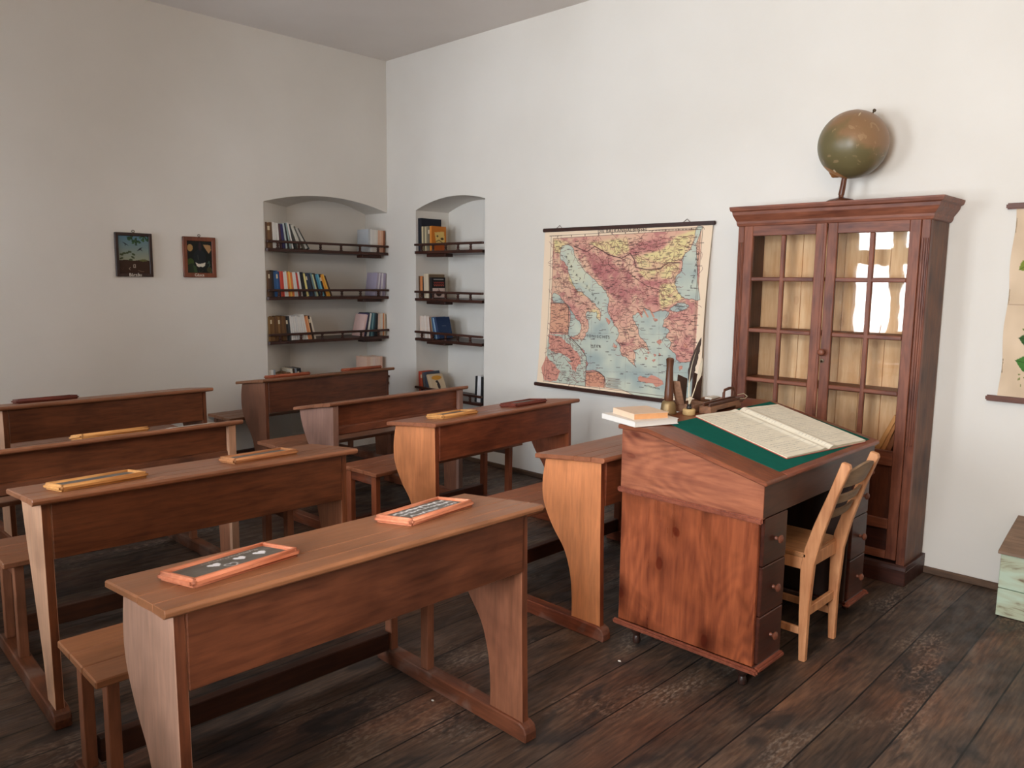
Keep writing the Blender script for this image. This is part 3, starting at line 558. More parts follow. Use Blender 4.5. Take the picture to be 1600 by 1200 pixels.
add_books('right', 2, 'books on the third shelf of the right niche', .03, [((226, 204, 190), .020, .185, .14, 2), ((230, 216, 204), .020, .188, .14, 2), ((226, 210, 198), .020, .185, .14, 3), ((232, 220, 210), .022, .19, .14, 4), ((220, 200, 186), .020, .185, .14, 5), ((228, 214, 204), .020, .188, .14, 6), ((110, 60, 40), .014, .18, .14, 8), ((150, 130, 100), .014, .18, .14, 10), ((60, 96, 134), .020, .185, .14, 12), ((140, 170, 196), .014, .18, .14, 14), ((38, 58, 94), .026, .185, .15, 16)], 'L', 'on', deco={10: cover(c_navy)})
add_books('right', 3, 'books at the left of the lowest shelf in the right niche', .016, [((196, 74, 54), .026, .185, .14, 3), ((200, 92, 60), .02, .185, .14, 3), ((96, 96, 100), .026, .18, .14, 10), ((70, 78, 92), .03, .19, .15, 16), ((216, 190, 150), .020, .175, .14, 24), ((222, 198, 164), .018, .175, .15, 26)], 'L', 'at the left of', deco={5: cover(c_cat)})
add_books('right', 3, 'books at the right of the lowest shelf in the right niche', .815, [((26, 26, 28), .026, .21, .14, 3), ((226, 226, 228), .020, .215, .14, 3), ((224, 224, 226), .018, .215, .14, 2), ((24, 24, 26), .022, .21, .14, 2)], 'R', 'at the right of')

# ------------------------------------------------------------------ pictures on the left wall
def picture(y0, y1, z0, z1, frame, fw_, paint, label, caption, hook):
    t = thing('framed_picture', label, 'picture', (0.0, (y0+y1)/2, (z0+z1)/2), 0, 'small painted pictures on the left wall'); w, h = (y1-y0), (z1-z0); m = MB()
    m.box(.002, .020, -w/2, -w/2+fw_, -h/2, h/2, .003); m.box(.002, .020, w/2-fw_, w/2, -h/2, h/2, .003); m.box(.002, .0195, -w/2, w/2, h/2-fw_, h/2, .003); m.box(.002, .0195, -w/2, w/2, -h/2, -h/2+fw_*1.1, .003)
    m.build('frame', frame, t); r = Ras(90, 108, w/h, (0, 0, 0)); paint(r)
    r.mesh('painting', lambda U, V: (np.full_like(U, .012), -w/2+.006+U*(w-.012), h/2-.006-V*(h-.012)), PAINT, t)
    MB().box(.002, .010, -w/2+.006, w/2-.006, -h/2+.006, h/2-.006, 0).build('back_board', frame, t)
    Rm = Matrix(((0, 0, 1, .0207), (1, 0, 0, (-.01 if hook else 0)-.0), (0, 1, 0, -h/2+fw_*.55), (0, 0, 0, 1)))
    text_mesh('caption', caption, .030, CAPT, t, Rm, .0004)
    MB().tube([(.012, .009*math.cos(a), h/2+.010+.009*math.sin(a)) for a in np.linspace(0, 2*PI, 12)], .0022, 6).build('hanging_ring', BRONZE, t, smooth=True)
    return t
CAPT = plain('caption_paint', L3(232, 226, 214), .7); BRONZE = plain('dark_bronze', L3(86, 72, 56), .4, .8)
FDARK = wood('picture_frame_dark', L3(58, 34, 26), L3(34, 20, 16), 'z', .4); FRED = wood('picture_frame_red', L3(138, 76, 48), L3(100, 50, 32), 'z', .4)
def p_birds(r):
    t = np.clip(r.V/.66, 0, 1)[..., None]; r.a = np.array((84, 122, 146))*(1-t)+np.array((152, 152, 128))*t
    r.poly([(0, .64), (.25, .62), (.5, .64), (.8, .60), (1, .66), (1, 1), (0, 1)], (56, 34, 22)); g = random.Random(5)
    for k in range(70): u = g.uniform(.34, .98); v = g.uniform(.05, .17)+.16*max(0, 1-abs(u-.58)/.16)*g.random(); r.ell(u, v, .035, .016, g.choice([(44, 74, 44), (58, 90, 50), (34, 56, 36)]), g.uniform(-1, 1))
    for u, v in ((.28, .24), (.68, .36)): r.poly([(u-.10, v-.04), (u-.01, v-.01), (u+.08, v+.05), (u+.0, v+.02), (u-.03, v+.07), (u-.03, v+.01)] if u < .5 else [(u-.1, v+.05), (u-.02, v-.02), (u+.08, v-.05), (u+.02, v), (u+.08, v+.05), (u, v+.02)], (26, 28, 34))
    for u, v in ((.15, .50), (.22, .47), (.30, .46), (.14, .59), (.38, .43), (.48, .49), (.46, .56), (.4, .62)): r.ell(u, v, .055, .024, (64, 74, 44), g.uniform(-.4, .4))
    r.ell(.75, .63, .12, .025, (96, 96, 52)); r.line([(.47, .74), (.47, .80), (.52, .80), (.52, .73), (.48, .73)], .008, (190, 176, 160)); r.line([(.38, .80), (.34, .83), (.37, .86)], .006, (180, 160, 140)); r.line([(.6, .87), (.7, .9), (.76, .9)], .006, (140, 110, 90)); r.line([(.1, .8), (.16, .86), (.2, .8)], .004, (90, 60, 44))
def p_moth(r):
    r.a[:] = (18, 22, 20); r.ell(.5, .5, .2, .2, (26, 32, 36)); r.ell(.2, .26, .09, .09, (176, 138, 84)); r.poly([(.62, .17), (.86, .18), (.88, .3), (.80, .40), (.68, .26)], (172, 132, 90)); r.ell(.2, .63, .11, .10, (58, 78, 30)); r.ell(.24, .8, .14, .14, (32, 46, 28))
    r.poly([(.28, .7), (.38, .74), (.42, .9), (.34, .96), (.30, .82)], (54, 74, 44)); r.poly([(.36, .63), (.44, .67), (.52, .665), (.60, .66), (.68, .63), (.66, .72), (.58, .755), (.52, .74), (.46, .755), (.40, .72)], (214, 206, 190))
    r.line([(.76, .66), (.80, .6), (.82, .7), (.76, .78), (.84, .9), (.9, .8)], .012, (70, 100, 84)); r.ell(.8, .82, .08, .07, (62, 60, 34)); r.line([(.46, .85), (.5, .9), (.6, .84)], .006, (60, 64, 60)); r.line([(.44, .45), (.46, .56)], .008, (70, 74, 70)); r.ell(.52, .22, .05, .12, (50, 34, 40))
picture(-2.308, -2.060, 1.470, 1.770, FDARK, .022, p_birds, 'left small wall picture, blue sky with two birds over brown earth', 'Bârzău', False)
picture(-1.842, -1.597, 1.470, 1.763, FRED, .030, p_moth, 'right small wall picture, dark panel with white moth in reddish frame', 'Gâsca', True)

# ------------------------------------------------------------------ wall map
def homog(src, dst):
    A = []; b = []
    for (x, y), (u, v) in zip(src, dst): A += [[x, y, 1, 0, 0, 0, -u*x, -u*y], [0, 0, 0, x, y, 1, -v*x, -v*y]]; b += [u, v]
    h = np.linalg.solve(np.array(A, float), np.array(b, float)); return lambda p: tuple(((h[0]*p[0]+h[1]*p[1]+h[2])/(h[6]*p[0]+h[7]*p[1]+1), (h[3]*p[0]+h[4]*p[1]+h[5])/(h[6]*p[0]+h[7]*p[1]+1)))
HM = homog([(122, 122), (1192, 66), (1090, 1225), (84, 1066)], [(0, 0), (1, 0), (1, 1), (0, 1)])
def hp(pts): return [HM(p) for p in pts]
def build_map():
    t = thing('wall_map', 'large hanging school map of the Balkan peninsula in pink, yellow and blue', 'map', (2.56, 0, .72)); X0, X1, Z1, Z0 = 1.885, 3.245, 1.828, .735
    w, h = X1-X0, Z1-Z0; r = Ras(640, 530, w/h, (240, 216, 188))
    sea = (150, 178, 172); sea2 = (126, 158, 164)
    body = [(172, 165), (1116, 100), (1098, 560), (1080, 800), (1045, 1168), (380, 1096), (135, 1052)]
    r.poly(hp(body), (214, 160, 132)); land = r.a.copy()
    nz = r.noise(7, 1., 3); n2 = r.noise(26, 1., 4)
    mask = r.inside(hp(body)); pink = np.array((208, 150, 136)); yel = np.array((222, 204, 148)); deep = np.array((176, 108, 108))
    base = np.array((222, 182, 154))[None, None, :]*np.ones_like(r.a); k = np.clip(nz*1.6+.35, 0, 1)[..., None]; base = base*(1-k)+pink*k; k = np.clip(n2*2-.25, 0, .6)[..., None]; base = base*(1-k)+deep*k; r.a[mask] = base[mask]
    def soft(pts, col, al):
        P = hp(pts); m = r.inside(P).astype(float)
        for _ in range(6):
            m = (m+np.roll(m, 2, 0)+np.roll(m, -2, 0)+np.roll(m, 2, 1)+np.roll(m, -2, 1))/5
        kk = (m*al*np.clip(1+n2*1.2, .3, 1.2))[..., None].clip(0, 1); r.a[:] = r.a*(1-kk)+np.array(col)*kk
    for P in ([(175, 170), (270, 195), (215, 262), (176, 250)], [(390, 190), (640, 160), (650, 250), (560, 280), (430, 215)], [(680, 280), (860, 235), (960, 140), (1085, 100), (1040, 230), (985, 300), (850, 352), (720, 360)], [(700, 375), (980, 320), (950, 420), (760, 430)], [(850, 455), (950, 455), (1000, 550), (900, 600), (850, 630), (838, 540)], [(395, 620), (450, 620), (462, 680), (430, 676)], [(270, 380), (330, 500), (390, 545), (330, 520), (262, 430)]): soft(P, yel, .85)
    for P in ([(640, 250), (720, 190), (880, 150), (885, 200), (760, 240), (680, 275)], [(330, 200), (420, 380), (520, 520), (640, 620), (700, 480), (640, 360), (480, 300)], [(720, 500), (830, 540), (840, 600), (740, 580)]): soft(P, deep, .6)
    soft([(700, 440), (850, 430), (940, 430), (850, 470), (720, 470)], deep, .4)
    seas = [
     [(228, 215), (262, 200), (285, 215), (300, 262), (318, 300), (345, 345), (380, 385), (425, 425), (470, 470), (500, 500), (518, 545), (512, 600), (525, 660), (550, 720), (582, 770), (560, 815), (592, 850), (596, 905), (640, 935), (668, 965), (690, 985), (684, 930), (670, 880), (728, 860), (772, 880), (740, 820), (705, 770), (690, 720), (668, 660), (700, 640), (728, 655), (745, 610), (790, 640), (850, 628), (905, 640), (868, 690), (862, 735), (905, 760), (880, 805), (915, 835), (900, 870), (935, 900), (945, 940), (985, 960), (1062, 965), (1045, 1168), (900, 1165), (500, 1105), (490, 1040), (460, 1010), (378, 1000), (378, 915), (335, 850), (270, 800), (300, 806), (350, 812), (372, 765), (392, 735), (388, 690), (372, 650), (385, 628), (440, 632), (440, 672), (462, 690), (468, 650), (452, 612), (400, 558), (350, 505), (318, 498), (288, 450), (262, 380), (242, 320), (212, 288), (215, 240)],
     [(170, 512), (210, 530), (262, 590), (292, 640), (335, 690), (345, 740), (322, 780), (268, 790), (262, 770), (264, 600), (240, 578), (168, 572)],
     [(1092, 80), (1125, 82), (1108, 560), (1090, 568), (1035, 560), (985, 540), (952, 490), (944, 430), (985, 372), (988, 300), (1045, 235), (1075, 150)],
     [(905, 628), (950, 590), (1000, 580), (1035, 600), (1000, 628), (950, 640)]]
    def rough(P, n=2, amp=.16, seed=1):
        g = random.Random(seed+len(P)); Q = list(P)
        for it in range(n):
            N_ = []
            for a, b in zip(Q, Q[1:]+[Q[0]]):
                L_ = math.hypot(b[0]-a[0], b[1]-a[1]); o_ = g.uniform(-amp, amp)*L_; N_ += [a, ((a[0]+b[0])/2-(b[1]-a[1])/max(L_, 1e-6)*o_, (a[1]+b[1])/2+(b[0]-a[0])/max(L_, 1e-6)*o_)]
            Q = N_
        return Q
    seas = [rough(P) for P in seas]
    for P in seas:
        P = hp(P); m = r.inside(P); kk = np.clip(nz*1.3+.45, 0, 1)[..., None]; colr = np.array((200, 204, 186))*(1-kk)+np.array((160, 172, 168))*kk; r.a[m] = colr[m]
    soft([(235, 215), (300, 260), (400, 420), (400, 500), (290, 440)], (206, 205, 180), .8)
    for isl in ([(700, 1050), (760, 1055), (855, 1075), (860, 1095), (770, 1085), (705, 1070)], [(820, 830), (850, 815), (842, 850)], [(960, 990), (985, 985), (965, 1015)], [(548, 830), (570, 850), (556, 880), (540, 850)], [(495, 672), (525, 700), (515, 715)], [(760, 890), (775, 896), (768, 905)], [(800, 905), (818, 912), (806, 922)], [(745, 925), (760, 930), (750, 942)], [(790, 945), (812, 940), (800, 955)], [(835, 900), (846, 912), (836, 920)], [(800, 680), (830, 690), (812, 700)], [(1000, 840), (1020, 870), (990, 860)], [(280, 785), (330, 790), (322, 815), (285, 805)]): r.poly(hp(rough(isl, 2, .3)), (206, 144, 124)); r.line(hp(isl+[isl[0]]), .0012, (110, 70, 66), .5)
    # peninsulas in the north Aegean
    for k in range(3): r.line(hp([(700+40*k, 620), (728+38*k, 668)]), .006, (206, 140, 116))
    # inset maps
    r.poly(hp([(152, 575), (245, 578), (264, 600), (264, 765), (150, 758)]), (214, 160, 132)); r.poly(hp([(140, 768), (262, 775), (335, 850), (378, 915), (376, 1098), (125, 1060)]), (186, 192, 176))
    for P in ([(142, 770), (225, 790), (262, 830), (320, 880), (345, 960), (300, 965), (240, 900), (180, 880), (145, 860)], [(135, 900), (190, 960), (222, 1000), (200, 1060), (128, 1055)], [(262, 940), (330, 950), (318, 1010), (290, 990)]): r.poly(hp(rough(P)), (208, 146, 128))
    r.poly(hp([(380, 1012), (452, 1008), (492, 1040), (492, 1108), (380, 1092)]), (210, 150, 122))
    ink = (84, 56, 52)
    for P in seas: r.line(hp(P+[P[0]]), .0016, ink, .8)
    for P in ([(152, 575), (245, 578), (264, 600), (264, 765), (150, 758)], [(262, 775), (335, 850), (378, 915), (376, 1098)], [(380, 1012), (452, 1008), (492, 1040), (492, 1108)]): r.line(hp(P), .0022, (60, 46, 44))
    r.line(hp([(300, 215), (380, 250), (430, 215), (520, 270), (600, 292), (655, 260), (680, 300), (690, 350), (760, 366), (840, 362), (900, 320), (975, 320)]), .0030, (74, 48, 46))
    r.line(hp([(520, 270), (515, 330), (560, 370), (640, 380), (655, 300)]), .0018, ink); r.line(hp([(640, 380), (700, 430), (760, 470), (850, 500)]), .0018, ink)
    g = random.Random(9); landm = mask.copy(); 
    for P in seas: landm &= ~r.inside(hp(P))
    cnt = 0
    while cnt < 1900:      # rivers and place names as fine marks
        u, v = g.uniform(.03, .95), g.uniform(.06, .97); i, j = int(v*(r.h-1)), int(u*(r.w-1))
        if not mask[i, j]: continue
        on = landm[i, j]
        if not on and g.random() > .10: continue
        cnt += 1
        if g.random() < .5 or not on: L_ = g.uniform(.008, .026); r.line([(u, v), (u+L_, v-L_*.05)], .0019, (58, 44, 44), .7)
        else:
            pts = [(u, v)]; a = g.uniform(0, 6.28)
            for _ in range(4): a += g.uniform(-.8, .8); pts.append((pts[-1][0]+.012*math.cos(a), pts[-1][1]+.012*math.sin(a)))
            r.line(pts, .0015, (120, 70, 68), .7)
    for k in range(26): u = .66+.012*math.sin(k*5); r.line(hp([(500+g.uniform(-4, 20), 1046+k*2.2), (575+g.uniform(0, 25), 1056+k*2.4)]), .0012, ink, .3)
    for P in ([(160, 150), (1130, 86), (1135, 100)], [(160, 150), (122, 1062)], [(172, 166), (1110, 100), (1040, 1165)], [(172, 166), (136, 1052)], [(122, 1058), (1040, 1196), (1125, 90)]): r.line(hp(P), .0016, (80, 60, 52), .8)
    for x in range(200, 1090, 85): r.line(hp([(x, 152-(x-160)*.066), (x, 160-(x-160)*.066)]), .003, (80, 60, 52))
    for k in (300, 470, 760, 1000): r.line(hp([(168, k), (500, k+10), (1060, k+30)]), .0009, (110, 96, 90), .5)
    for k in (420, 640, 850): r.line(hp([(k, 150), (k-20, 1110)]), .0009, (110, 96, 90), .5)
    for row, u0, u1 in ((.030, .035, .11), (.022, .66, .93)):
        u = u0
        while u < u1: r.line([(u, row), (u+.012, row)], .0028, (90, 70, 60), .8); u += .018
    def yy(V): return -.014-.012*np.sin(V*PI)-.060*V**2.2
    def fn(U, V):
        curl = .010*np.clip((np.abs(U-.5)-.44)/.06, 0, 1)**2*np.sin(V*PI)
        X = X0+U*w+.012*np.sin(V*PI)*np.where(U < .5, 1, -1)*np.abs(U-.5)*2; return X-2.56, yy(V)-curl, Z1-V*h-.72
    r.mesh('map_sheet', fn, PAPER, t)
    def rod(z, y, x0, x1, name): MB().box(x0-2.56, x1-2.56, y-.011, y+.009, z-.013-.72, z+.013-.72, .005, seg=2).build(name, DARKX, t)
    rod(1.836, -.014, 1.870, 3.262, 'top_rod'); rod(.726, -.078, 1.865, 3.250, 'bottom_rod')
    for x in (2.02, 3.06): MB().tube([(x-2.585, -.012, 1.848-.72), (x-2.56, -.008, 1.868-.72), (x-2.535, -.012, 1.848-.72)], .0018, 6).build('hanging_wire', BRONZE, t)
    INK = plain('map_ink', L3(58, 46, 46), .8)
    def txt(s, zp, size, rot=0., name='lettering', sp=1.0):
        u, v = HM(zp); x = X0+u*w-2.56; z = Z1-v*h-.72; y = float(yy(np.array(v)))-.0050
        slope = .0
        Mt = Matrix.Translation((x, y, z)) @ Matrix.Rotation(PI/2+math.atan(-(float(yy(np.array(min(v+.01, 1.))))-float(yy(np.array(v))))/(.01*h)), 4, 'X') @ Matrix.Rotation(rot, 4, 'Z'); text_mesh(name, s, size, INK, t, Mt, .0002, spacing=sp)
    txt('DIE BALKANHALBINSEL', (606, 112), .034, 0, 'map_title', 1.15)
    txt('IONISCHES', (455, 790), .028, 0, sp=1.5); txt('MEER', (440, 850), .028, 0, sp=1.5)
    for s, a in zip('ADRIATISCHES', [(258, 285), (272, 315), (287, 345), (302, 375), (320, 400), (340, 425), (362, 445), (384, 470), (402, 495), (420, 522), (438, 550), (455, 578)]): txt(s, a, .026, -.5)
    for s, a in zip('SCHWARZES', [(1092, 190), (1090, 225), (1087, 262), (1083, 300), (1078, 338), (1070, 375), (1062, 412), (1052, 445), (1042, 478)]): txt(s, a, .026, -.2)
    txt('MARMARA', (970, 605), .014); txt('MEER', (968, 622), .012); txt('GOLF VON', (402, 655), .010); txt('TARENT', (402, 670), .010); txt('MITTELMEER', (790, 1112), .017, -.08, sp=1.3)
build_map()

# ------------------------------------------------------------------ botanical chart at the right
def build_chart():
    t = thing('botanical_chart', 'beige hanging plant chart with green leaves at the right edge', 'wall chart', (5.1, 0, .93)); X0, X1, Z1, Z0 = 4.826, 5.45, 1.842, .955; w, h = X1-X0, Z1-Z0
    r = Ras(200, 280, w/h, (214, 190, 162)); r.a += r.noise(5, 22, 8)[..., None]; g = random.Random(4)
    def leaf(u, v, L, a, col=(70, 100, 42), wd=.36):
        pts = [(u+L*(t_*math.cos(a)-s_*wd*math.sin(PI*t_)*math.sin(a))/r.asp*1., v+L*(t_*math.sin(a)+s_*wd*math.sin(PI*t_)*math.cos(a))) for s_, tt in ((1, np.linspace(0, 1, 8)), (-1, np.linspace(1, 0, 8))) for t_ in tt]
        r.poly(pts, col); r.line([(u, v), (u+L*math.cos(a)/r.asp, v+L*math.sin(a))], .002, tuple(c*.6 for c in col))
    r.line([(.40, .02), (.34, .12), (.28, .2), (.22, .24), (.16, .22), (.13, .26), (.12, .30)], .010, (66, 50, 34)); r.ell(.14, .27, .03, .02, (60, 48, 30)); r.line([(.30, .16), (.2, .2), (.17, .26)], .014, (74, 58, 36))
    for u, v, L, a in ((.16, .27, .09, 2.5), (.20, .28, .11, 1.1), (.22, .34, .09, 2.1), (.30, .12, .08, -1.9), (.32, .2, .09, .6), (.4, .2, .1, 1.4), (.46, .1, .1, .4), (.55, .2, .1, .9), (.24, .40, .07, 2.3)): leaf(u, v, L, a, g.choice([(118, 132, 48), (84, 112, 44), (98, 124, 52)]))
    r.line([(.0, .505), (1, .505)], .0014, (150, 120, 100), .7)
    r.line([(.42, .95), (.38, .84), (.36, .72)], .007, (70, 60, 34)); r.line([(.37, .80), (.24, .72), (.16, .68)], .006, (44, 50, 30))
    for u, v, L, a, c in ((.28, .70, .13, 3.3, (52, 88, 40)), (.30, .76, .13, 3.6, (44, 56, 34)), (.30, .83, .15, 3.35, (66, 118, 48)), (.36, .86, .11, 2.5, (58, 108, 44)), (.38, .72, .10, -.6, (60, 96, 42)), (.4, .8, .12, .2, (70, 110, 46)), (.52, .7, .1, .9, (60, 96, 42)), (.44, .62, .08, -1.2, (80, 110, 60))): leaf(u, v, L, a, c)
    for k in range(70): u = .12+g.random()*.3; v = g.choice([.58+g.random()*.1, .86+g.random()*.07]); r.ell(u, v, .008, .004, (110, 120, 60), g.uniform(0, 3))
    r.line([(.30, .93), (.5, .94)], .002, (120, 90, 70)); r.line([(.36, .965), (.9, .965)], .0016, (120, 90, 70))
    def fn(U, V): return X0+U*w-5.1+.004*np.sin(V*17)*(U < .01), -.012-.01*np.sin(V*PI)-.02*V**2, Z1-V*h-.93
    r.mesh('chart_sheet', fn, PAPER, t)
    for z, y, nme, xa in ((1.850, -.013, 'top_rod', 4.785), (.946, -.034, 'bottom_rod', 4.775)): MB().box(xa-5.1, 5.49-5.1, y-.013, y+.010, z-.014-.93, z+.014-.93, .006, seg=2).build(nme, RODM, t)
RODM = wood('chart_rod', L3(122, 70, 46), L3(84, 44, 30), 'x', .4)
build_chart()

# ------------------------------------------------------------------ glazed bookcase
CABF = wood('cabinet_rail', L3(142, 84, 60), L3(82, 42, 30), 'x', .42, stain=.5); CABV = wood('cabinet_upright', L3(142, 84, 60), L3(82, 42, 30), 'z', .42, stain=.5, knots=.4)
CABS = wood('cabinet_side', L3(124, 80, 54), L3(70, 43, 30), 'z', .5, stain=.7, knots=.7); PINE = wood('pine_backing', L3(250, 208, 160), L3(228, 172, 118), 'z', .6, stain=.15, knots=.3)
PINEB = wood('cabinet_inside', L3(150, 100, 66), L3(108, 66, 44), 'z', .6, stain=.2); CDARK = wood('cabinet_plinth', L3(74, 38, 28), L3(38, 20, 16), 'x', .4)
def build_cabinet():
    X0, X1, Y0 = 3.567, 4.545, -.290; O = (4.055, -.15, 0); t = thing('glazed_bookcase', 'tall red-brown bookcase with two glazed doors, against the back wall', 'bookcase', O); sh = O; W_ = lambda mb, n, m, par=t, **k: mb.build(n, m, par, shift=sh, **k)
    H = 1.800
    W_(MB().box(X0, X0+.022, Y0+.03, -.012, .10, H), 'side_panel', CABS); W_(MB().box(X1-.022, X1, Y0+.03, -.012, .10, H), 'side_panel', CABS)
    W_(MB().box(X0, X1, Y0+.02, -.012, H-.02, H), 'top_panel', CABF)
    bk = MB(); n = 8; bw = (X1-X0-.044)/n
    for k in range(n): bk.box(X0+.022+k*bw+.001, X0+.022+(k+1)*bw-.001, -.030, -.020, .62, H-.02, .0015)
    W_(bk, 'back_boards', PINE)
    for z in (1.512, 1.228, .948, .625): W_(MB().box(X0+.022, X1-.022, -.235, -.030, z-.018, z, .002), 'shelf', PINEB)
    # fluted stiles at the corners
    for s, (a, b) in enumerate(((X0-.002, X0+.034), (X1-.038, X1+.002))):
        m = MB(); m.box(a, b, Y0-.002, Y0+.032, .10, H, .003)
        for k in range(3): u = a+(b-a)*(.25+.25*k); m.box(u-.0035, u+.0035, Y0-.007, Y0, .70, H-.1, .0015)
        W_(m, 'corner_stile', CABV)
    # doors
    def door(a, b, knob):
        d = bpy.data.objects.new('door_part', None); yf, yb = Y0-.004, Y0+.018; zt, zb = H-.012, .118; st = .050; m = MB()
        m.box(a, a+st, yf, yb, zb, zt, .003); m.box(b-st, b, yf, yb, zb, zt, .003); fr = W_(m, 'door', CABV)
        for r0, r1 in ((zt-.055, zt), (.590, .665), (.270, .320), (zb, zb+.04)): W_(MB().box(a+st, b-st, yf+.0005, yb, r0, r1, .002), 'door_rail', CABF, fr)
        zs = [.665, .951, 1.222, 1.501, zt-.055]; mid = (a+b)/2
        m = MB(); m.box(mid-.012, mid+.012, yf+.002, yb, .665, zt-.055, .004)
        W_(m, 'muntin', CABV, fr)
        for z in zs[1:-1]:
            W_(MB().box(a+st, b-st, yf+.003, yb, z-.011, z+.011, .004), 'muntin', CABF, fr)
        for i in range(4):
            for (p, q) in ((a+st, mid-.012), (mid+.012, b-st)):
                W_(MB().raw([(p-.003, yf+.012, zs[i]), (q+.003, yf+.012, zs[i]), (q+.003, yf+.012, zs[i+1]), (p-.003, yf+.012, zs[i+1])], [[0, 1, 2, 3]]), 'glass_pane', GLASS, fr)
        W_(MB().box(a+st, b-st, yb-.006, yb, .318, .592, .001), 'door_panel', CDARKV, fr)
        W_(MB().box(a+st, b-st, yb-.006, yb, zb+.038, .272, .001), 'door_panel', CDARK, fr)
        if knob:
            W_(MB().lathe([(.006, 0), (.006, .012), (.017, .020), (.019, .028), (.013, .036), (.004, .039)], 16, mat=Matrix.Translation((a+.014, yf, 1.130)) @ Matrix.Rotation(PI/2, 4, 'X')), 'knob', CABF, fr, smooth=.6)
            W_(MB().lathe([(.011, 0), (.011, .0025), (.004, .003)], 12, mat=Matrix.Translation((a+.012, yf, 1.083)) @ Matrix.Rotation(PI/2, 4, 'X')).box(a+.010, a+.014, yf-.022, yf, 1.078, 1.086, .001), 'key', BRONZE, fr)
        else: W_(MB().box(b-.006, b+.010, yf-.010, yf+.002, zb, zt, .003), 'cover_strip', CABV, fr)
        bpy.data.objects.remove(d)
    door(X0+.036, 4.052, False); door(4.064, X1-.040, True)
    # cornice: stacked mouldings mitred round three sides
    prof = [(0.0, 1.783), (.012, 1.788), (.018, 1.800), (.020, 1.812), (.034, 1.828), (.048, 1.846), (.052, 1.862), (.066, 1.868), (.072, 1.882), (.072, 1.890)]
    m = MB(); V = []; F = []; yb = -.004
    for d, z in prof: V += [(X0-d*.55, yb, z), (X0-d*.55, Y0-d*.62, z), (X1+d*.85, Y0-d*.62, z), (X1+d*.85, yb, z)]
    for i in range(len(prof)-1):
        for k in range(3): F.append([i*4+k, i*4+k+1, (i+1)*4+k+1, (i+1)*4+k])
        F.append([i*4+3, i*4, (i+1)*4, (i+1)*4+3])
    F.append([(len(prof)-1)*4+k for k in range(4)]); F.append([3, 2, 1, 0]); W_(m.raw(V, F), 'cornice', CABF)
    # plinth
    W_(MB().box(X0-.012, X1+.014, Y0-.014, -.004, 0, .075, .003).prism([(Y0-.014, .075), (Y0-.008, .092), (Y0+.0, .102), (-.004, .102), (-.004, .075)], 'x', X0-.012, X1+.014, .002), 'plinth', CDARK)
CDARKV = wood('cabinet_lower_panel', L3(96, 52, 34), L3(54, 28, 20), 'z', .38)
build_cabinet()
# books and papers in the bookcase
for i, (x, th, h, d, a, c, nm) in enumerate(((4.318, .022, .215, .15, 24, (216, 150, 84), 'first orange-brown leaning book from the left, lowest glazed shelf of the bookcase'), (4.345, .022, .21, .15, 22, (196, 126, 66), 'second orange-brown leaning book from the left, lowest glazed shelf of the bookcase'), (4.372, .024, .205, .15, 18, (150, 88, 50), 'darkest leaning book, rightmost on the lowest glazed shelf of the bookcase'))):
    m = MB(); m.box(0, .0016, 0, d, 0, h, 0).box(th-.0016, th, 0, d, 0, h, 0).box(0, th, 0, .002, 0, h, .0006).box(.0016, th-.0016, .002, d-.004, .002, h-.002, 0, 1); o = m.build('book', [bookmat(c), PAGES]); aa = math.radians(a)
    o.matrix_world = Matrix.Translation((x+th/math.cos(aa)+.01, -.20, .6266)) @ Matrix.Rotation(aa, 4, 'Y') @ Matrix.Translation((-th, 0, 0)); tag(o, nm, 'book', 'leaning books inside the bookcase')
GREYP = plain('pale_paper', L3(206, 208, 204), .8, var=.05)
o = MB().box(-.055, .055, -.001, .001, 0, .15, 0).build('paper_sheet', GREYP); o.location = (3.73, -.05, .6275); o.rotation_euler = (-.12, 0, .0); tag(o, 'pale sheet of paper standing inside the left half of the bookcase', 'paper')

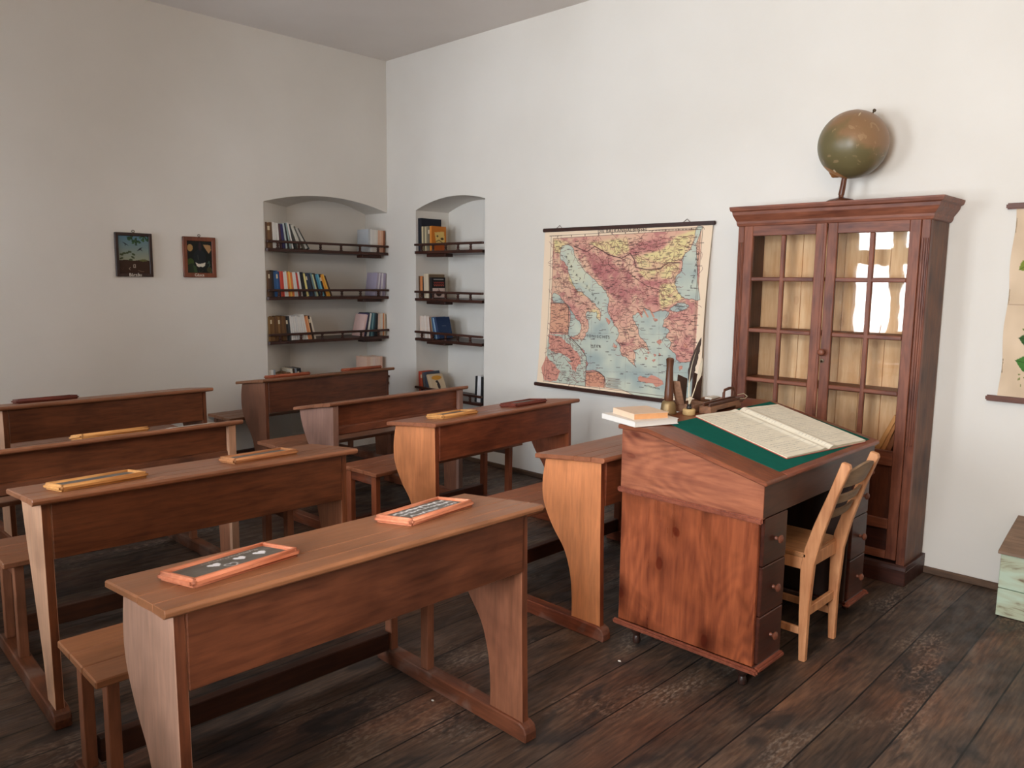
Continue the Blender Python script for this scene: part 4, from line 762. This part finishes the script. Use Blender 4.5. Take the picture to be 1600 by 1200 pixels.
# ------------------------------------------------------------------ globe on top of the bookcase
def globe_material():
    m, t, b, N, K = nt('old_globe_paper'); tc = N('ShaderNodeTexCoord')
    def nz(sc, det, dist=0.):
        n = N('ShaderNodeTexNoise'); n.inputs['Scale'].default_value = sc; n.inputs['Detail'].default_value = det; n.inputs['Distortion'].default_value = dist; K(tc.outputs['Object'], n.inputs['Vector']); return n.outputs['Fac']
    sp = N('ShaderNodeSeparateXYZ'); K(tc.outputs['Object'], sp.inputs[0])
    ad = N('ShaderNodeMath'); ad.operation = 'MULTIPLY_ADD'; K(sp.outputs['Z'], ad.inputs[0]); ad.inputs[1].default_value = 2.2; K(nz(6, 5, .5), ad.inputs[2])
    cr = N('ShaderNodeValToRGB'); e = cr.color_ramp.elements; e[0].position = .42; e[0].color = (*L3(106, 96, 64), 1); e[1].position = .66; e[1].color = (*L3(140, 106, 74), 1); x = e.new(.53); x.color = (*L3(120, 100, 66), 1); K(ad.outputs[0], cr.inputs[0])
    r2 = N('ShaderNodeValToRGB'); r2.color_ramp.elements[0].position = .62; r2.color_ramp.elements[1].position = .66; K(nz(16, 6, 1.5), r2.inputs[0])
    mx = N('ShaderNodeMix'); mx.data_type = 'RGBA'; K(cr.outputs[0], mx.inputs[6]); mx.inputs[7].default_value = (*L3(176, 146, 110), 1); ml = N('ShaderNodeMath'); ml.operation = 'MULTIPLY'; ml.inputs[1].default_value = .4; K(r2.outputs[0], ml.inputs[0]); K(ml.outputs[0], mx.inputs['Factor'])
    lt = N('ShaderNodeMath'); lt.operation = 'LESS_THAN'; lt.inputs[1].default_value = -.152; K(sp.outputs['Z'], lt.inputs[0])
    m2 = N('ShaderNodeMix'); m2.data_type = 'RGBA'; K(lt.outputs[0], m2.inputs['Factor']); K(mx.outputs[2], m2.inputs[6]); m2.inputs[7].default_value = (*L3(176, 122, 70), 1); K(m2.outputs[2], b.inputs['Base Color']); b.inputs['Roughness'].default_value = .38
    return m
GR = .168; gc = Vector((4.118, -.185, 2.180)); axis_ = Vector((.082, 0.02, .150)).normalized()
t = thing('globe', 'old brown and olive terrestrial globe on top of the bookcase', 'globe', (4.075, -.185, 1.892))
q = Vector((0, 0, 1)).rotation_difference(axis_); off = gc-Vector((4.075, -.185, 1.892))
sph = MB().lathe([(GR*math.sin(a), -GR*math.cos(a)) for a in np.linspace(.0, PI, 40)], 56).build('sphere', globe_material(), t, smooth=True); sph.location = off; sph.rotation_mode = 'QUATERNION'; sph.rotation_quaternion = q
PEEL = plain('peeled_paper', L3(206, 184, 150), .8, var=.1)
m = MB()
for (a0, b0, l, w) in ((.35, 3.9, .30, .05), (1.0, 2.55, .28, .035), (1.25, 2.6, .2, .02), (2.45, 2.4, .2, .03), (2.7, 4.0, .2, .05), (.6, 4.6, .2, .02), (2.62, 5.0, .12, .05)):
    n = 6; P = []
    for k in range(n+1):
        u = k/n; ww = w*math.sin(PI*min(max(u, .05), .95)); th_ = a0+l*u
        for sgn in (-1, 1): f = b0+sgn*ww/max(math.sin(th_), .3)+.12*u; P.append(((GR+.0012)*math.sin(th_)*math.cos(f), (GR+.0012)*math.sin(th_)*math.sin(f), (GR+.0012)*math.cos(th_)))
    m.raw(P, [[2*k, 2*k+1, 2*k+3, 2*k+2] for k in range(n)])
pl = m.build('peeled_strip', PEEL, sph)
MB().lathe([(.004, 0), (.004, .010), (.008, .013), (.009, .018), (.006, .024)], 12, mat=Matrix.Translation((0, 0, GR-.003))).build('axis_knob', BRONZE, sph, smooth=.7)
MB().lathe([(.004, -.012), (.010, -.008), (.022, -.002), (.030, .004)], 16, mat=Matrix.Translation((0, 0, -GR-.001))).build('pole_cap', plain('worn_cap', L3(150, 100, 56), .6, var=.2), sph, smooth=.7)
bot = off-axis_*(GR+.0)
MB().lathe([(.070, 0), (.072, .010), (.058, .018), (.030, .024), (.013, .030), (.011, .05)], 24).tube([(0, 0, .04), (.006, 0, .08), (.012, 0, .133)], [.015, .0145, .013], 14).build('stand', wood('globe_stand', L3(112, 64, 40), L3(60, 32, 22), 'z', .25), t, smooth=.6)

# ------------------------------------------------------------------ teacher's desk
TDS = wood('teacher_desk_side', L3(166, 90, 56), L3(116, 58, 38), 'z', .28, scale=.8, stain=1.0, knots=1.0, figure=.35)
TDU = wood('teacher_desk_upper_side', L3(170, 104, 74), L3(124, 70, 52), 'x', .30, scale=.8, stain=.85, knots=.6, figure=.35)
TDT = wood('teacher_desk_top', L3(140, 78, 50), L3(88, 44, 30), 'x', .30, stain=.4); TDF = wood('teacher_desk_front', L3(86, 52, 38), L3(48, 26, 20), 'y', .36, stain=.6); TDM = wood('teacher_desk_moulding', L3(150, 84, 62), L3(98, 50, 38), 'y', .3)
TDD = wood('drawer_wood', L3(82, 42, 30), L3(44, 21, 16), 'y', .34, stain=.6)
def felt(name, c):
    m = plain(name, c, .95, bump=.4, var=.12); m.node_tree.nodes['Principled BSDF'].inputs['Specular IOR Level'].default_value = .1; return m
BAIZE = felt('green_baize', L3(14, 92, 80))
TX0, TX1, TY0, TY1 = 3.905, 4.520, -1.785, -.735; LZ, FZ, XF = .912, .793, 4.030; SL = (LZ-FZ)/(TX1+.01-XF)
def dz_(x): return LZ if x <= XF else LZ-SL*(x-XF)
def build_tdesk():
    O = (4.2, -1.26, 0); t = thing('teacher_desk', 'large red-brown teacher desk with sloping green baize top and drawers', 'desk', O); B = lambda mb, n, m, par=t, **k: mb.build(n, m, par, shift=O, **k)
    SM = .652; o_ = .012
    top = [(TX0-o_, LZ), (XF, LZ), (TX1+o_, FZ), (TX1+o_+.004, FZ-.008), (TX1+o_, FZ-.018), (XF, LZ-.018), (TX0-o_, LZ-.018), (TX0-o_-.003, LZ-.009)]
    B(MB().prism(top, 'y', TY0-o_, TY1+o_, .003), 'desktop', TDT)
    # lid boards with seams beside the baize
    gy0, gy1 = -1.640, -.765; e = .0015
    B(MB().prism([(XF+.002, dz_(XF+.002)+e), (TX1-.014, dz_(TX1-.014)+e), (TX1-.014, dz_(TX1-.014)-.002), (XF+.002, dz_(XF)-.004)], 'y', gy0, gy1, 0), 'baize', BAIZE)
    B(MB().prism([(TX1-.012, dz_(TX1-.012)+.001), (TX1+o_+.002, FZ+.0008), (TX1+o_+.004, FZ-.01), (TX1-.012, FZ-.01)], 'y', gy0+.002, gy1, .001), 'front_lipping', TDM)
    up = [(TX0, LZ-.018), (XF, LZ-.018), (TX1, dz_(TX1)-.018), (TX1, SM), (TX0, SM)]
    for y in (TY0, TY1-.02): B(MB().prism(up, 'y', y, y+.02, .001), 'upper_side', TDU)
    B(MB().prism([(TX1-.018, dz_(TX1)-.019), (TX1+.0015, dz_(TX1)-.019), (TX1+.0015, SM+.004), (TX1-.018, SM+.004)], 'y', TY0+.004, TY1-.004, .001), 'apron', TDF)
    B(MB().box(TX0-.002, TX0+.016, TY0+.004, TY1-.004, SM, LZ-.019, .001), 'back_upper_panel', TDF)
    B(MB().box(TX0+.016, TX1-.018, TY0+.02, TY1-.02, SM-.0, SM+.014, .001), 'well_floor', TDF)
    # mouldings along the sides
    for y, s in ((TY0, -1), (TY1, 1)):
        yy0, yy1 = sorted((y, y+s*.012)); B(MB().box(TX0-.010, TX1+.004, yy0, yy1, SM-.016, SM+.006, .005, seg=2), 'side_moulding', TDM)
        yy0, yy1 = sorted((y-s*.004, y+s*.015)); B(MB().box(TX0-.014, TX1+.016, yy0, yy1, .075, .098, .007, seg=2), 'base_moulding', TDM)
    # pedestals with drawers
    for k, (a, b) in enumerate(((TY0+.004, TY0+.212), (TY1-.212, TY1-.004))):
        B(MB().box(TX0+.004, TX1-.014, a, a+.018, .09, SM-.002), 'pedestal_side', TDS if k == 0 else TDIN); B(MB().box(TX0+.004, TX1-.014, b-.018, b, .09, SM-.002), 'pedestal_side', TDIN if k == 0 else TDS)
        B(MB().box(TX0+.004, TX1-.004, a, b, .085, .10, .002).box(TX0+.02, TX1-.014, a+.018, b-.018, SM-.02, SM-.004, .002), 'pedestal_base', TDD)
        B(MB().box(TX1-.022, TX1+.014, a+.0, b+.002, .078, .098, .006, seg=2), 'front_base_moulding', TDM)
        for (z0, z1) in ((.472, .648), (.284, .468), (.102, .280)):
            d = B(MB().box(TX1-.34, TX1-.002, a+.020, b-.006 if k == 0 else b-.020, z0, z1, .003), 'drawer', TDD); zc = (z0+z1)/2; yc = (a+b)/2+.008
            B(MB().lathe([(.008, 0), (.006, .008), (.008, .012), (.015, .017), (.016, .022), (.010, .027), (.003, .029)], 16, mat=Matrix.Translation((TX1-.002, yc, zc)) @ Matrix.Rotation(PI/2, 4, 'Y')), 'knob', CABF, d, smooth=.6)
        for fx in (TX0+.075, TX1-.065):
            for fy in (a+.035, b-.035):
                B(MB().lathe([(.010, .0), (.015, .004), (.017, .016), (.015, .028), (.012, .034), (.018, .044), (.026, .056), (.028, .086)], 14, mat=Matrix.Translation((fx, fy, 0))), 'caster', CAST, smooth=.7)
    B(MB().box(TX0+.004, TX0+.02, TY0+.212, TY1-.212, .09, SM-.002), 'modesty_panel', TDIN)
    B(MB().lathe([(.004, 0), (.004, .006), (.009, .009), (.008, .015), (.002, .017)], 12, mat=Matrix.Translation((TX0-.003, TY0+.05, .85)) @ Matrix.Rotation(-PI/2, 4, 'Y')), 'peg', TDM, smooth=.6)
    return t
TDIN = wood('desk_inside_shaded_wood', L3(58, 38, 30), L3(34, 22, 18), 'z', .5)  # darker wood for faces inside the kneehole, its shade put into the colour
CAST = wood('caster_wood', L3(62, 38, 30), L3(38, 22, 18), 'z', .4)
build_tdesk()
SA = math.atan(SL)
# register (open) on the baize
def build_register():
    y0, y1 = -1.476, -.800; cx = 4.270; cy = (y0+y1)/2
    t = thing('open_register', 'open handwritten register with red cover edge on the green baize', 'book'); t.matrix_world = Matrix.Translation((cx, cy+.0, dz_(cx)+.0022)) @ Matrix.Rotation(SA, 4, 'Y') @ Matrix.Rotation(-.10, 4, 'Z')
    D, Wd = .448, .640; hx = D/2; hw = Wd/2
    MB().box(-hx, hx, -hw, -.004, 0, .002, 0).box(-hx, hx, .004, hw, 0, .002, 0).box(-hx, hx, -.006, .006, 0, .0022, 0).build('cover', bookmat((170, 62, 52)), t)
    def prof(f, th): return .0022+th*(1-np.exp(-f*14))*(1-.25*f)+.006*np.exp(-((f-.10)/.07)**2)   # f 0 at spine .. 1 at outer edge
    for side, th in ((-1, .006), (1, .011)):
        n = 24; V = []; F = []; fs = np.linspace(0, 1, n+1)
        for f in fs:
            yv = side*(f*(hw-.004)); z = float(prof(np.array(f), th))
            for xx in (-hx+.002, hx-.002): V += [(xx, yv, .0021), (xx, yv, z)]
        for k in range(n):
            a = k*4; b = a+4; F += [[a+1, b+1, b+3, a+3], [a, a+1, b+1, b][::-1], [a+2, a+3, b+3, b+2]]
        F.append([n*4, n*4+1, n*4+3, n*4+2]); MB().raw(V, F).build('page_block', PAGES2, t, smooth=.5)
        r = Ras(150, 200, (hw)/D, (238, 231, 212)); r.a += r.noise(5, 9, 3+side)[..., None]; g = random.Random(20+side)
        # U across the page 0..1 (spine side at U=1 for the left page), V from the back (top) to the front
        ink = (128, 124, 118)
        r.line([(.04, .05), (.96, .05)], .0014, (200, 170, 150)); r.line([(.12, 0), (.12, 1)], .0012, (206, 170, 160), .6); r.line([(.62, 0), (.62, 1)], .0012, (206, 170, 160), .6)
        for k in range(26):
            v = .09+k*.034; r.line([(.03, v), (.97, v)], .0009, (190, 188, 176), .6)
            if g.random() < .9:
                u = .14+g.random()*.02; 
                while u < (.60 if g.random() < .8 else .5): w = g.uniform(.02, .06); r.line([(u, v-.010+g.uniform(-.003, .003)), (u+w, v-.010+g.uniform(-.003, .003))], .0024, ink, g.uniform(.4, .8)); u += w+.012
            if g.random() < .7: u = .66; r.line([(u, v-.01), (u+g.uniform(.08, .26), v-.01)], .0020, ink, .45)
            if g.random() < .5: r.line([(.05, v-.008), (.09, v-.008)], .0022, ink, .6)
        fn = (lambda U, V, s=side, th=th: (-hx+.003+V*(D-.006), (U-1)*(hw-.005) if s < 0 else U*(hw-.005), prof((1-U) if s < 0 else U, th)+.0009))
        r.mesh('page', fn, PAPER, t)
PAGES2 = plain('register_pages', L3(214, 204, 178), .85, var=.08)
build_register()
# two white books on the ledge corner
def lying_book(name, x0, x1, y0, y1, z, th, rot, cov, pag, label, spine='x1'):
    cx, cy = (x0+x1)/2, (y0+y1)/2; w, d = (x1-x0)/2, (y1-y0)/2; m = MB(); c = .0015
    m.box(-w, w, -d, d, 0, c, 0).box(-w, w, -d, d, th-c, th, 0)
    if spine == 'y0': m.box(-w, w, -d, -d+.002, 0, th, .0008); m.box(-w+.004, w-.003, -d+.002, d-.003, c, th-c, 0, 1)
    o = m.build(name, [cov, pag]); o.location = (cx, cy, z); o.rotation_euler = (0, 0, rot); return tag(o, label, 'book', 'white paperbacks on the teacher desk')
WC = plain('white_cover', L3(228, 222, 214), .5, var=.02); PC = plain('peach_cover', L3(226, 196, 168), .5, var=.06); PP = plain('peach_pages', L3(224, 164, 112), .8, var=.12)
lying_book('book', 3.800, 4.030, -1.790, -1.575, LZ+.0022, .022, -.32, WC, WC, 'lower, larger white book lying at the left corner of the teacher desk', 'y0')
lying_book('book', 3.835, 4.005, -1.765, -1.605, LZ+.0250, .024, -.42, PC, PP, 'smaller peach-topped book lying on top of the larger white book', 'y0')
# hand bell
BRASS = plain('old_brass', L3(142, 118, 82), .45, .6, var=.15); BELLH = wood('bell_handle', L3(96, 58, 38), L3(44, 24, 16), 'z', .25)
t = thing('hand_bell', 'small hand bell with tall dark turned handle, beside the quill', 'bell', (3.885, -1.425, LZ+.0006))
MB().lathe([(.036, 0), (.037, .005), (.034, .012), (.031, .04), (.026, .052), (.020, .056)], 24).build('bell_body', BRASS, t, smooth=.6)
MB().lathe([(.018, .056), (.020, .062), (.0195, .085), (.0165, .14), (.0145, .20), (.0165, .226), (.0175, .236), (.013, .242)], 20).build('handle', BELLH, t, smooth=.6)
# inkwell with feather pens
CORK = plain('pale_cork', L3(196, 164, 112), .7, var=.15); INKM = plain('dark_glass', L3(40, 36, 34), .2)
t = thing('inkwell', 'round cork inkwell in front of the open wooden box', 'inkwell', (3.968, -1.392, LZ+.0006))
MB().lathe([(.025, 0), (.027, .003), (.027, .022), (.024, .026)], 22).build('base', CORK, t, smooth=.6); MB().lathe([(.010, .026), (.012, .030), (.009, .040), (.011, .046), (.007, .047)], 16).build('neck', INKM, t, smooth=.6)
def quill(base, tip, bend, vane_w, col, sh, label, v0=.35):
    t = thing('quill_pen', label, 'quill', base, 0, 'feather quills in the inkwell'); B = Vector(tip)-Vector(base); n = 22; side = Vector((r2.x, r2.y, 0)).normalized(); bd = side*bend
    P = [B*(k/n)+bd*math.sin(PI*k/n)*1.0 for k in range(n+1)]; MB().tube(P, [.0026*(1-.75*k/n) for k in range(n+1)], 8).build('shaft', sh, t, smooth=True)
    g = random.Random(int(vane_w*1e4)); V = []; F = []; s2 = (side+Vector((0, .5, 0))).normalized(); thk = .0009; nrm = s2.cross(B.normalized())
    for k in range(n+1):
        u = k/n; f = max(0, (u-v0)/(1-v0)); ww = vane_w*min(1, f*3.2)*(1-f**5)*(.82+.25*g.random()) if f > 0 else .0005
        for sg in (-.75, 1.):
            for tt in (-1, 1): V.append(P[k]+s2*ww*sg+Vector((0, 0, -ww*.6*abs(sg)))+nrm*thk*tt)
    for k in range(n):
        a = 4*k; b = a+4; F += [[a, a+2, b+2, b], [a+1, b+1, b+3, a+3], [a, b, b+1, a+1], [a+2, a+3, b+3, b+2]]
    F += [[0, 1, 3, 2], [4*n, 4*n+2, 4*n+3, 4*n+1]]; MB().raw(V, F).build('vane', col, t)
FD = plain('dark_feather', L3(62, 48, 42), .7, var=.4); FP = plain('pale_feather', L3(196, 184, 164), .75, var=.15); SHF = plain('quill_shaft', L3(206, 190, 160), .4, var=.08)
IW = (3.968, -1.392, LZ+.044)
quill(IW, (3.985, -1.345, LZ+.335), -.020, .019, FD, SHF, 'dark brown feather quill, the taller one standing in the cork inkwell', .30)
quill((3.966, -1.389, LZ+.044), (3.988, -1.335, LZ+.245), .006, .010, FP, SHF, 'pale feather quill, the shorter one standing in the cork inkwell', .45)
# open pencil box
BXW = wood('old_box_wood', L3(164, 124, 98), L3(110, 78, 58), 'y', .55); BXD = wood('box_lid_dark', L3(66, 40, 32), L3(30, 18, 15), 'z', .3)
t = thing('pencil_box', 'open wooden writing box with two dark raised lids behind the inkwell', 'box', (3.915, -1.20, LZ+.0006), .04)
MB().box(-.045, .045, -.155, .155, 0, .006).box(-.045, -.039, -.155, .155, .006, .038).box(.039, .045, -.155, .155, .006, .038).box(-.039, .039, -.155, -.149, .006, .038).box(-.039, .039, .149, .155, .006, .038).box(-.039, .039, -.03, -.025, .006, .036).build('tray', BXW, t)
for yc, a in ((-.118, -.30), (.018, -.30)):
    m = MB().box(-.003, .003, -.043, .043, 0, .118, .0015, mat=Matrix.Translation((-.040, yc, .036)) @ Matrix.Rotation(a, 4, 'X') @ Matrix.Rotation(-.12, 4, 'Y')); m.build('lid', BXD, t)
m = MB().box(-.04, .002, -.003, .003, 0, .118, .0015, mat=Matrix.Translation((.0, -.158, .034)) @ Matrix.Rotation(.42, 4, 'X')); m.build('end_flap', BXW, t)
o = MB().box(-.018, .018, -.045, .045, 0, .008, .003, seg=2).build('eraser', PAPERW); o.location = (3.915, -1.11, LZ+.0385); o.rotation_euler = (0, 0, .1); o['label'] = 'small pale block lying on the open wooden box behind the wooden block'; o['category'] = 'eraser'
# wooden paper press / blotter block
TLW = wood('block_wood', L3(150, 106, 78), L3(94, 62, 44), 'y', .45, stain=.5); TLD = wood('block_wood_dark', L3(104, 62, 42), L3(60, 34, 24), 'y', .35)
t = thing('wooden_pen_block', 'long carved wooden pen block with arched handle, in front of the open box', 'pen rest', (3.998, -1.165, LZ+.0006), .06)
MB().prism([(-.165, 0), (-.115, 0), (-.100, .012), (.085, .012), (.100, 0), (.140, 0), (.140, .018), (.120, .034), (-.165, .034)], 'x', -.028, .028, .003).build('base', TLW, t)
MB().box(-.022, -.004, -.160, .150, .034, .048, .006, seg=2).build('slide', TLD, t); MB().box(.004, .020, -.150, .120, .034, .044, .005, seg=2).build('slide', TLD, t)
MB().tube([(-.02, .055, .03), (-.02, .055, .070), (-.02, .065, .082), (-.02, .105, .086), (-.02, .150, .084), (-.02, .160, .072), (-.02, .160, .03)], .0065, 10).build('handle', TLD, t, smooth=.8)
MB().box(-.024, .020, .110, .200, .018, .040, .008, seg=2).build('nose', TLD, t)
MB().tube([(.008, .150, .036), (.022, .190, .034), (.016, .228, .040), (-.006, .236, .050), (-.014, .190, .048)], .0018, 6).build('wire_loop', SHF, t, smooth=True)

# ------------------------------------------------------------------ teacher's chair
CHW = wood('chair_wood', L3(218, 158, 112), L3(176, 112, 72), 'z', .45, stain=.3); CHX = wood('chair_seat_wood', L3(196, 142, 98), L3(150, 98, 62), 'x', .45, stain=.5); CHG = wood('chair_crest_wood', L3(164, 134, 104), L3(120, 92, 68), 'y', .5, stain=.5)
O = (4.40, -1.25, 0); t = thing('wooden_chair', 'light wooden chair with ladder back pulled up to the teacher desk', 'chair', O)
def B(mb, n, m, **k): return mb.build(n, m, t, shift=O, **k)
post = [(4.522, 0), (4.548, 0), (4.549, .2), (4.560, .40), (4.585, .52), (4.630, .68), (4.672, .800), (4.668, .815), (4.640, .822), (4.600, .70), (4.550, .56), (4.520, .46), (4.508, .38), (4.512, .2)]
for y in (-1.405, -1.120): B(MB().prism(post, 'y', y-.013, y+.013, .003), 'back_post', CHW)
B(MB().box(4.145, 4.530, -1.418, -1.107, .420, .440, .005, seg=2), 'seat', CHX)
for y in (-1.405, -1.120):
    B(MB().box(4.19, 4.52, y-.009, y+.009, .372, .420), 'seat_apron', CHW); B(MB().box(4.185, 4.520, y-.007, y+.007, .105, .135), 'side_stretcher', CHW)
    B(MB().box(4.160, 4.188, y-.014, y+.014, 0, .420, .002), 'front_leg', CHW)
B(MB().box(4.166, 4.182, -1.392, -1.133, .372, .420), 'seat_apron', CHW); B(MB().box(4.515, 4.533, -1.392, -1.133, .372, .425), 'seat_apron', CHW)
B(MB().box(4.518, 4.536, -1.392, -1.133, .175, .212), 'rear_stretcher', CHW)
def slat(z0, z1, crest=False):
    xm = lambda z: 4.536+(z-.56)/(.822-.56)*.105+.028; m = MB(); n = 14; V = []; F = []
    for k in range(n+1):
        u = k/n; y = -1.395+u*.265; bow = .016*math.sin(PI*u); zt = z1+(.034*math.sin(PI*u) if crest else 0)-(.0 if crest else 0)
        zb = z0+(.0 if crest else .0); V += [(xm(zb)+bow-.006, y, zb), (xm(zb)+bow+.006, y, zb), (xm(zt)+bow+.006, y, zt), (xm(zt)+bow-.006, y, zt)]
    for k in range(n):
        a = 4*k; b = a+4; F += [[a, b, b+1, a+1], [a+1, b+1, b+2, a+2], [a+2, b+2, b+3, a+3], [a+3, b+3, b, a]]
    F += [[0, 1, 2, 3], [4*n+3, 4*n+2, 4*n+1, 4*n]]; return m.raw(V, F)
B(slat(.715, .775, True), 'crest_rail', CHG); B(slat(.645, .682), 'back_slat', CHG); B(slat(.580, .615), 'back_slat', CHG)

# ------------------------------------------------------------------ painted chest at the right edge
def flaky(name):
    m, t_, b, N, K = nt(name); tc = N('ShaderNodeTexCoord'); mp = N('ShaderNodeMapping'); mp.inputs['Scale'].default_value = (1.2, 4, 6); K(tc.outputs['Object'], mp.inputs['Vector'])
    n = N('ShaderNodeTexNoise'); n.inputs['Scale'].default_value = 3; n.inputs['Detail'].default_value = 9; n.inputs['Distortion'].default_value = .8; K(mp.outputs[0], n.inputs['Vector'])
    cr = N('ShaderNodeValToRGB'); e = cr.color_ramp.elements; e[0].position = .36; e[0].color = (*L3(112, 88, 66), 1); e[1].position = .62; e[1].color = (*L3(196, 214, 192), 1); x = e.new(.46); x.color = (*L3(186, 192, 164), 1); x = e.new(.40); x.color = (*L3(132, 116, 92), 1)
    K(n.outputs['Fac'], cr.inputs[0]); K(cr.outputs[0], b.inputs['Base Color']); b.inputs['Roughness'].default_value = .7; bu = N('ShaderNodeBump'); bu.inputs['Strength'].default_value = .5; bu.inputs['Distance'].default_value = .003; K(n.outputs['Fac'], bu.inputs['Height']); K(bu.outputs['Normal'], b.inputs['Normal']); return m
FL = flaky('flaking_green_paint'); LIDW = wood('chest_lid_wood', L3(150, 122, 100), L3(104, 82, 66), 'x', .6, stain=.3)
O = (5.35, -.20, 0); t = thing('wooden_chest', 'low wooden chest with flaking pale green paint at the right edge', 'chest', O)
MB().box(-.385, .42, -.155, -.137, .004, .130, .002).box(-.385, .42, -.155, -.137, .134, .288, .002).build('front_boards', FL, t)
MB().prism([(-.137, .004), (.165, .004), (.165, .36), (-.137, .286)], 'x', -.383, -.365, .002).build('end_board', FL, t); MB().prism([(-.137, .004), (.165, .004), (.165, .36), (-.137, .286)], 'x', .40, .418, .002).build('end_board', FL, t)
MB().box(-.365, .40, .147, .165, .004, .36, .002).box(-.365, .40, -.137, .147, .004, .02, .002).build('back_and_bottom', FL, t)
MB().prism([(-.170, .292), (-.165, .306), (-.04, .343), (-.038, .328)], 'x', -.395, .43, .002).prism([(-.036, .329), (-.038, .344), (.172, .398), (.174, .382)], 'x', -.395, .43, .002).build('lid', LIDW, t)

# ------------------------------------------------------------------ added body for the fill light, unseen behind the viewer's right shoulder
SHD = plain('fill_lamp_enamel', L3(220, 214, 200), .5)
t = thing('added_fill_lamp', 'added fill lamp with white cap on a thin cord, unseen overhead', 'lamp', (FILL_AT[0], FILL_AT[1], FILL_AT[2]))
MB().tube([(0, 0, .14), (0, 0, HC-FILL_AT[2]-.001)], .004, 8).build('cord', INKM, t); m = MB(); m.lathe([(.03, .15), (.05, .14), (.09, .17), (.05, .19)], 20); m.build('fill_lamp_cap', SHD, t, smooth=.6)

# ------------------------------------------------------------------ small bits on the floor
CR = plain('plaster_crumb', L3(214, 208, 198), .9)
for i, (x, y, s, lb) in enumerate(((3.74, -2.64, .009, 'white plaster crumb on the floor beside the runner of the nearest desk'), (4.03, -1.93, .010, 'pale crumb on the floor beside the base of the teacher desk'))):
    m = MB().lathe([(.3*s, 0), (s, .2*s), (.8*s, .6*s), (.2*s, .8*s)], 7); o = m.build('plaster_crumb', CR); o.location = (x, y, .0005); o.scale = (.8, .5, .6); tag(o, lb, 'debris', 'crumbs on the floor')
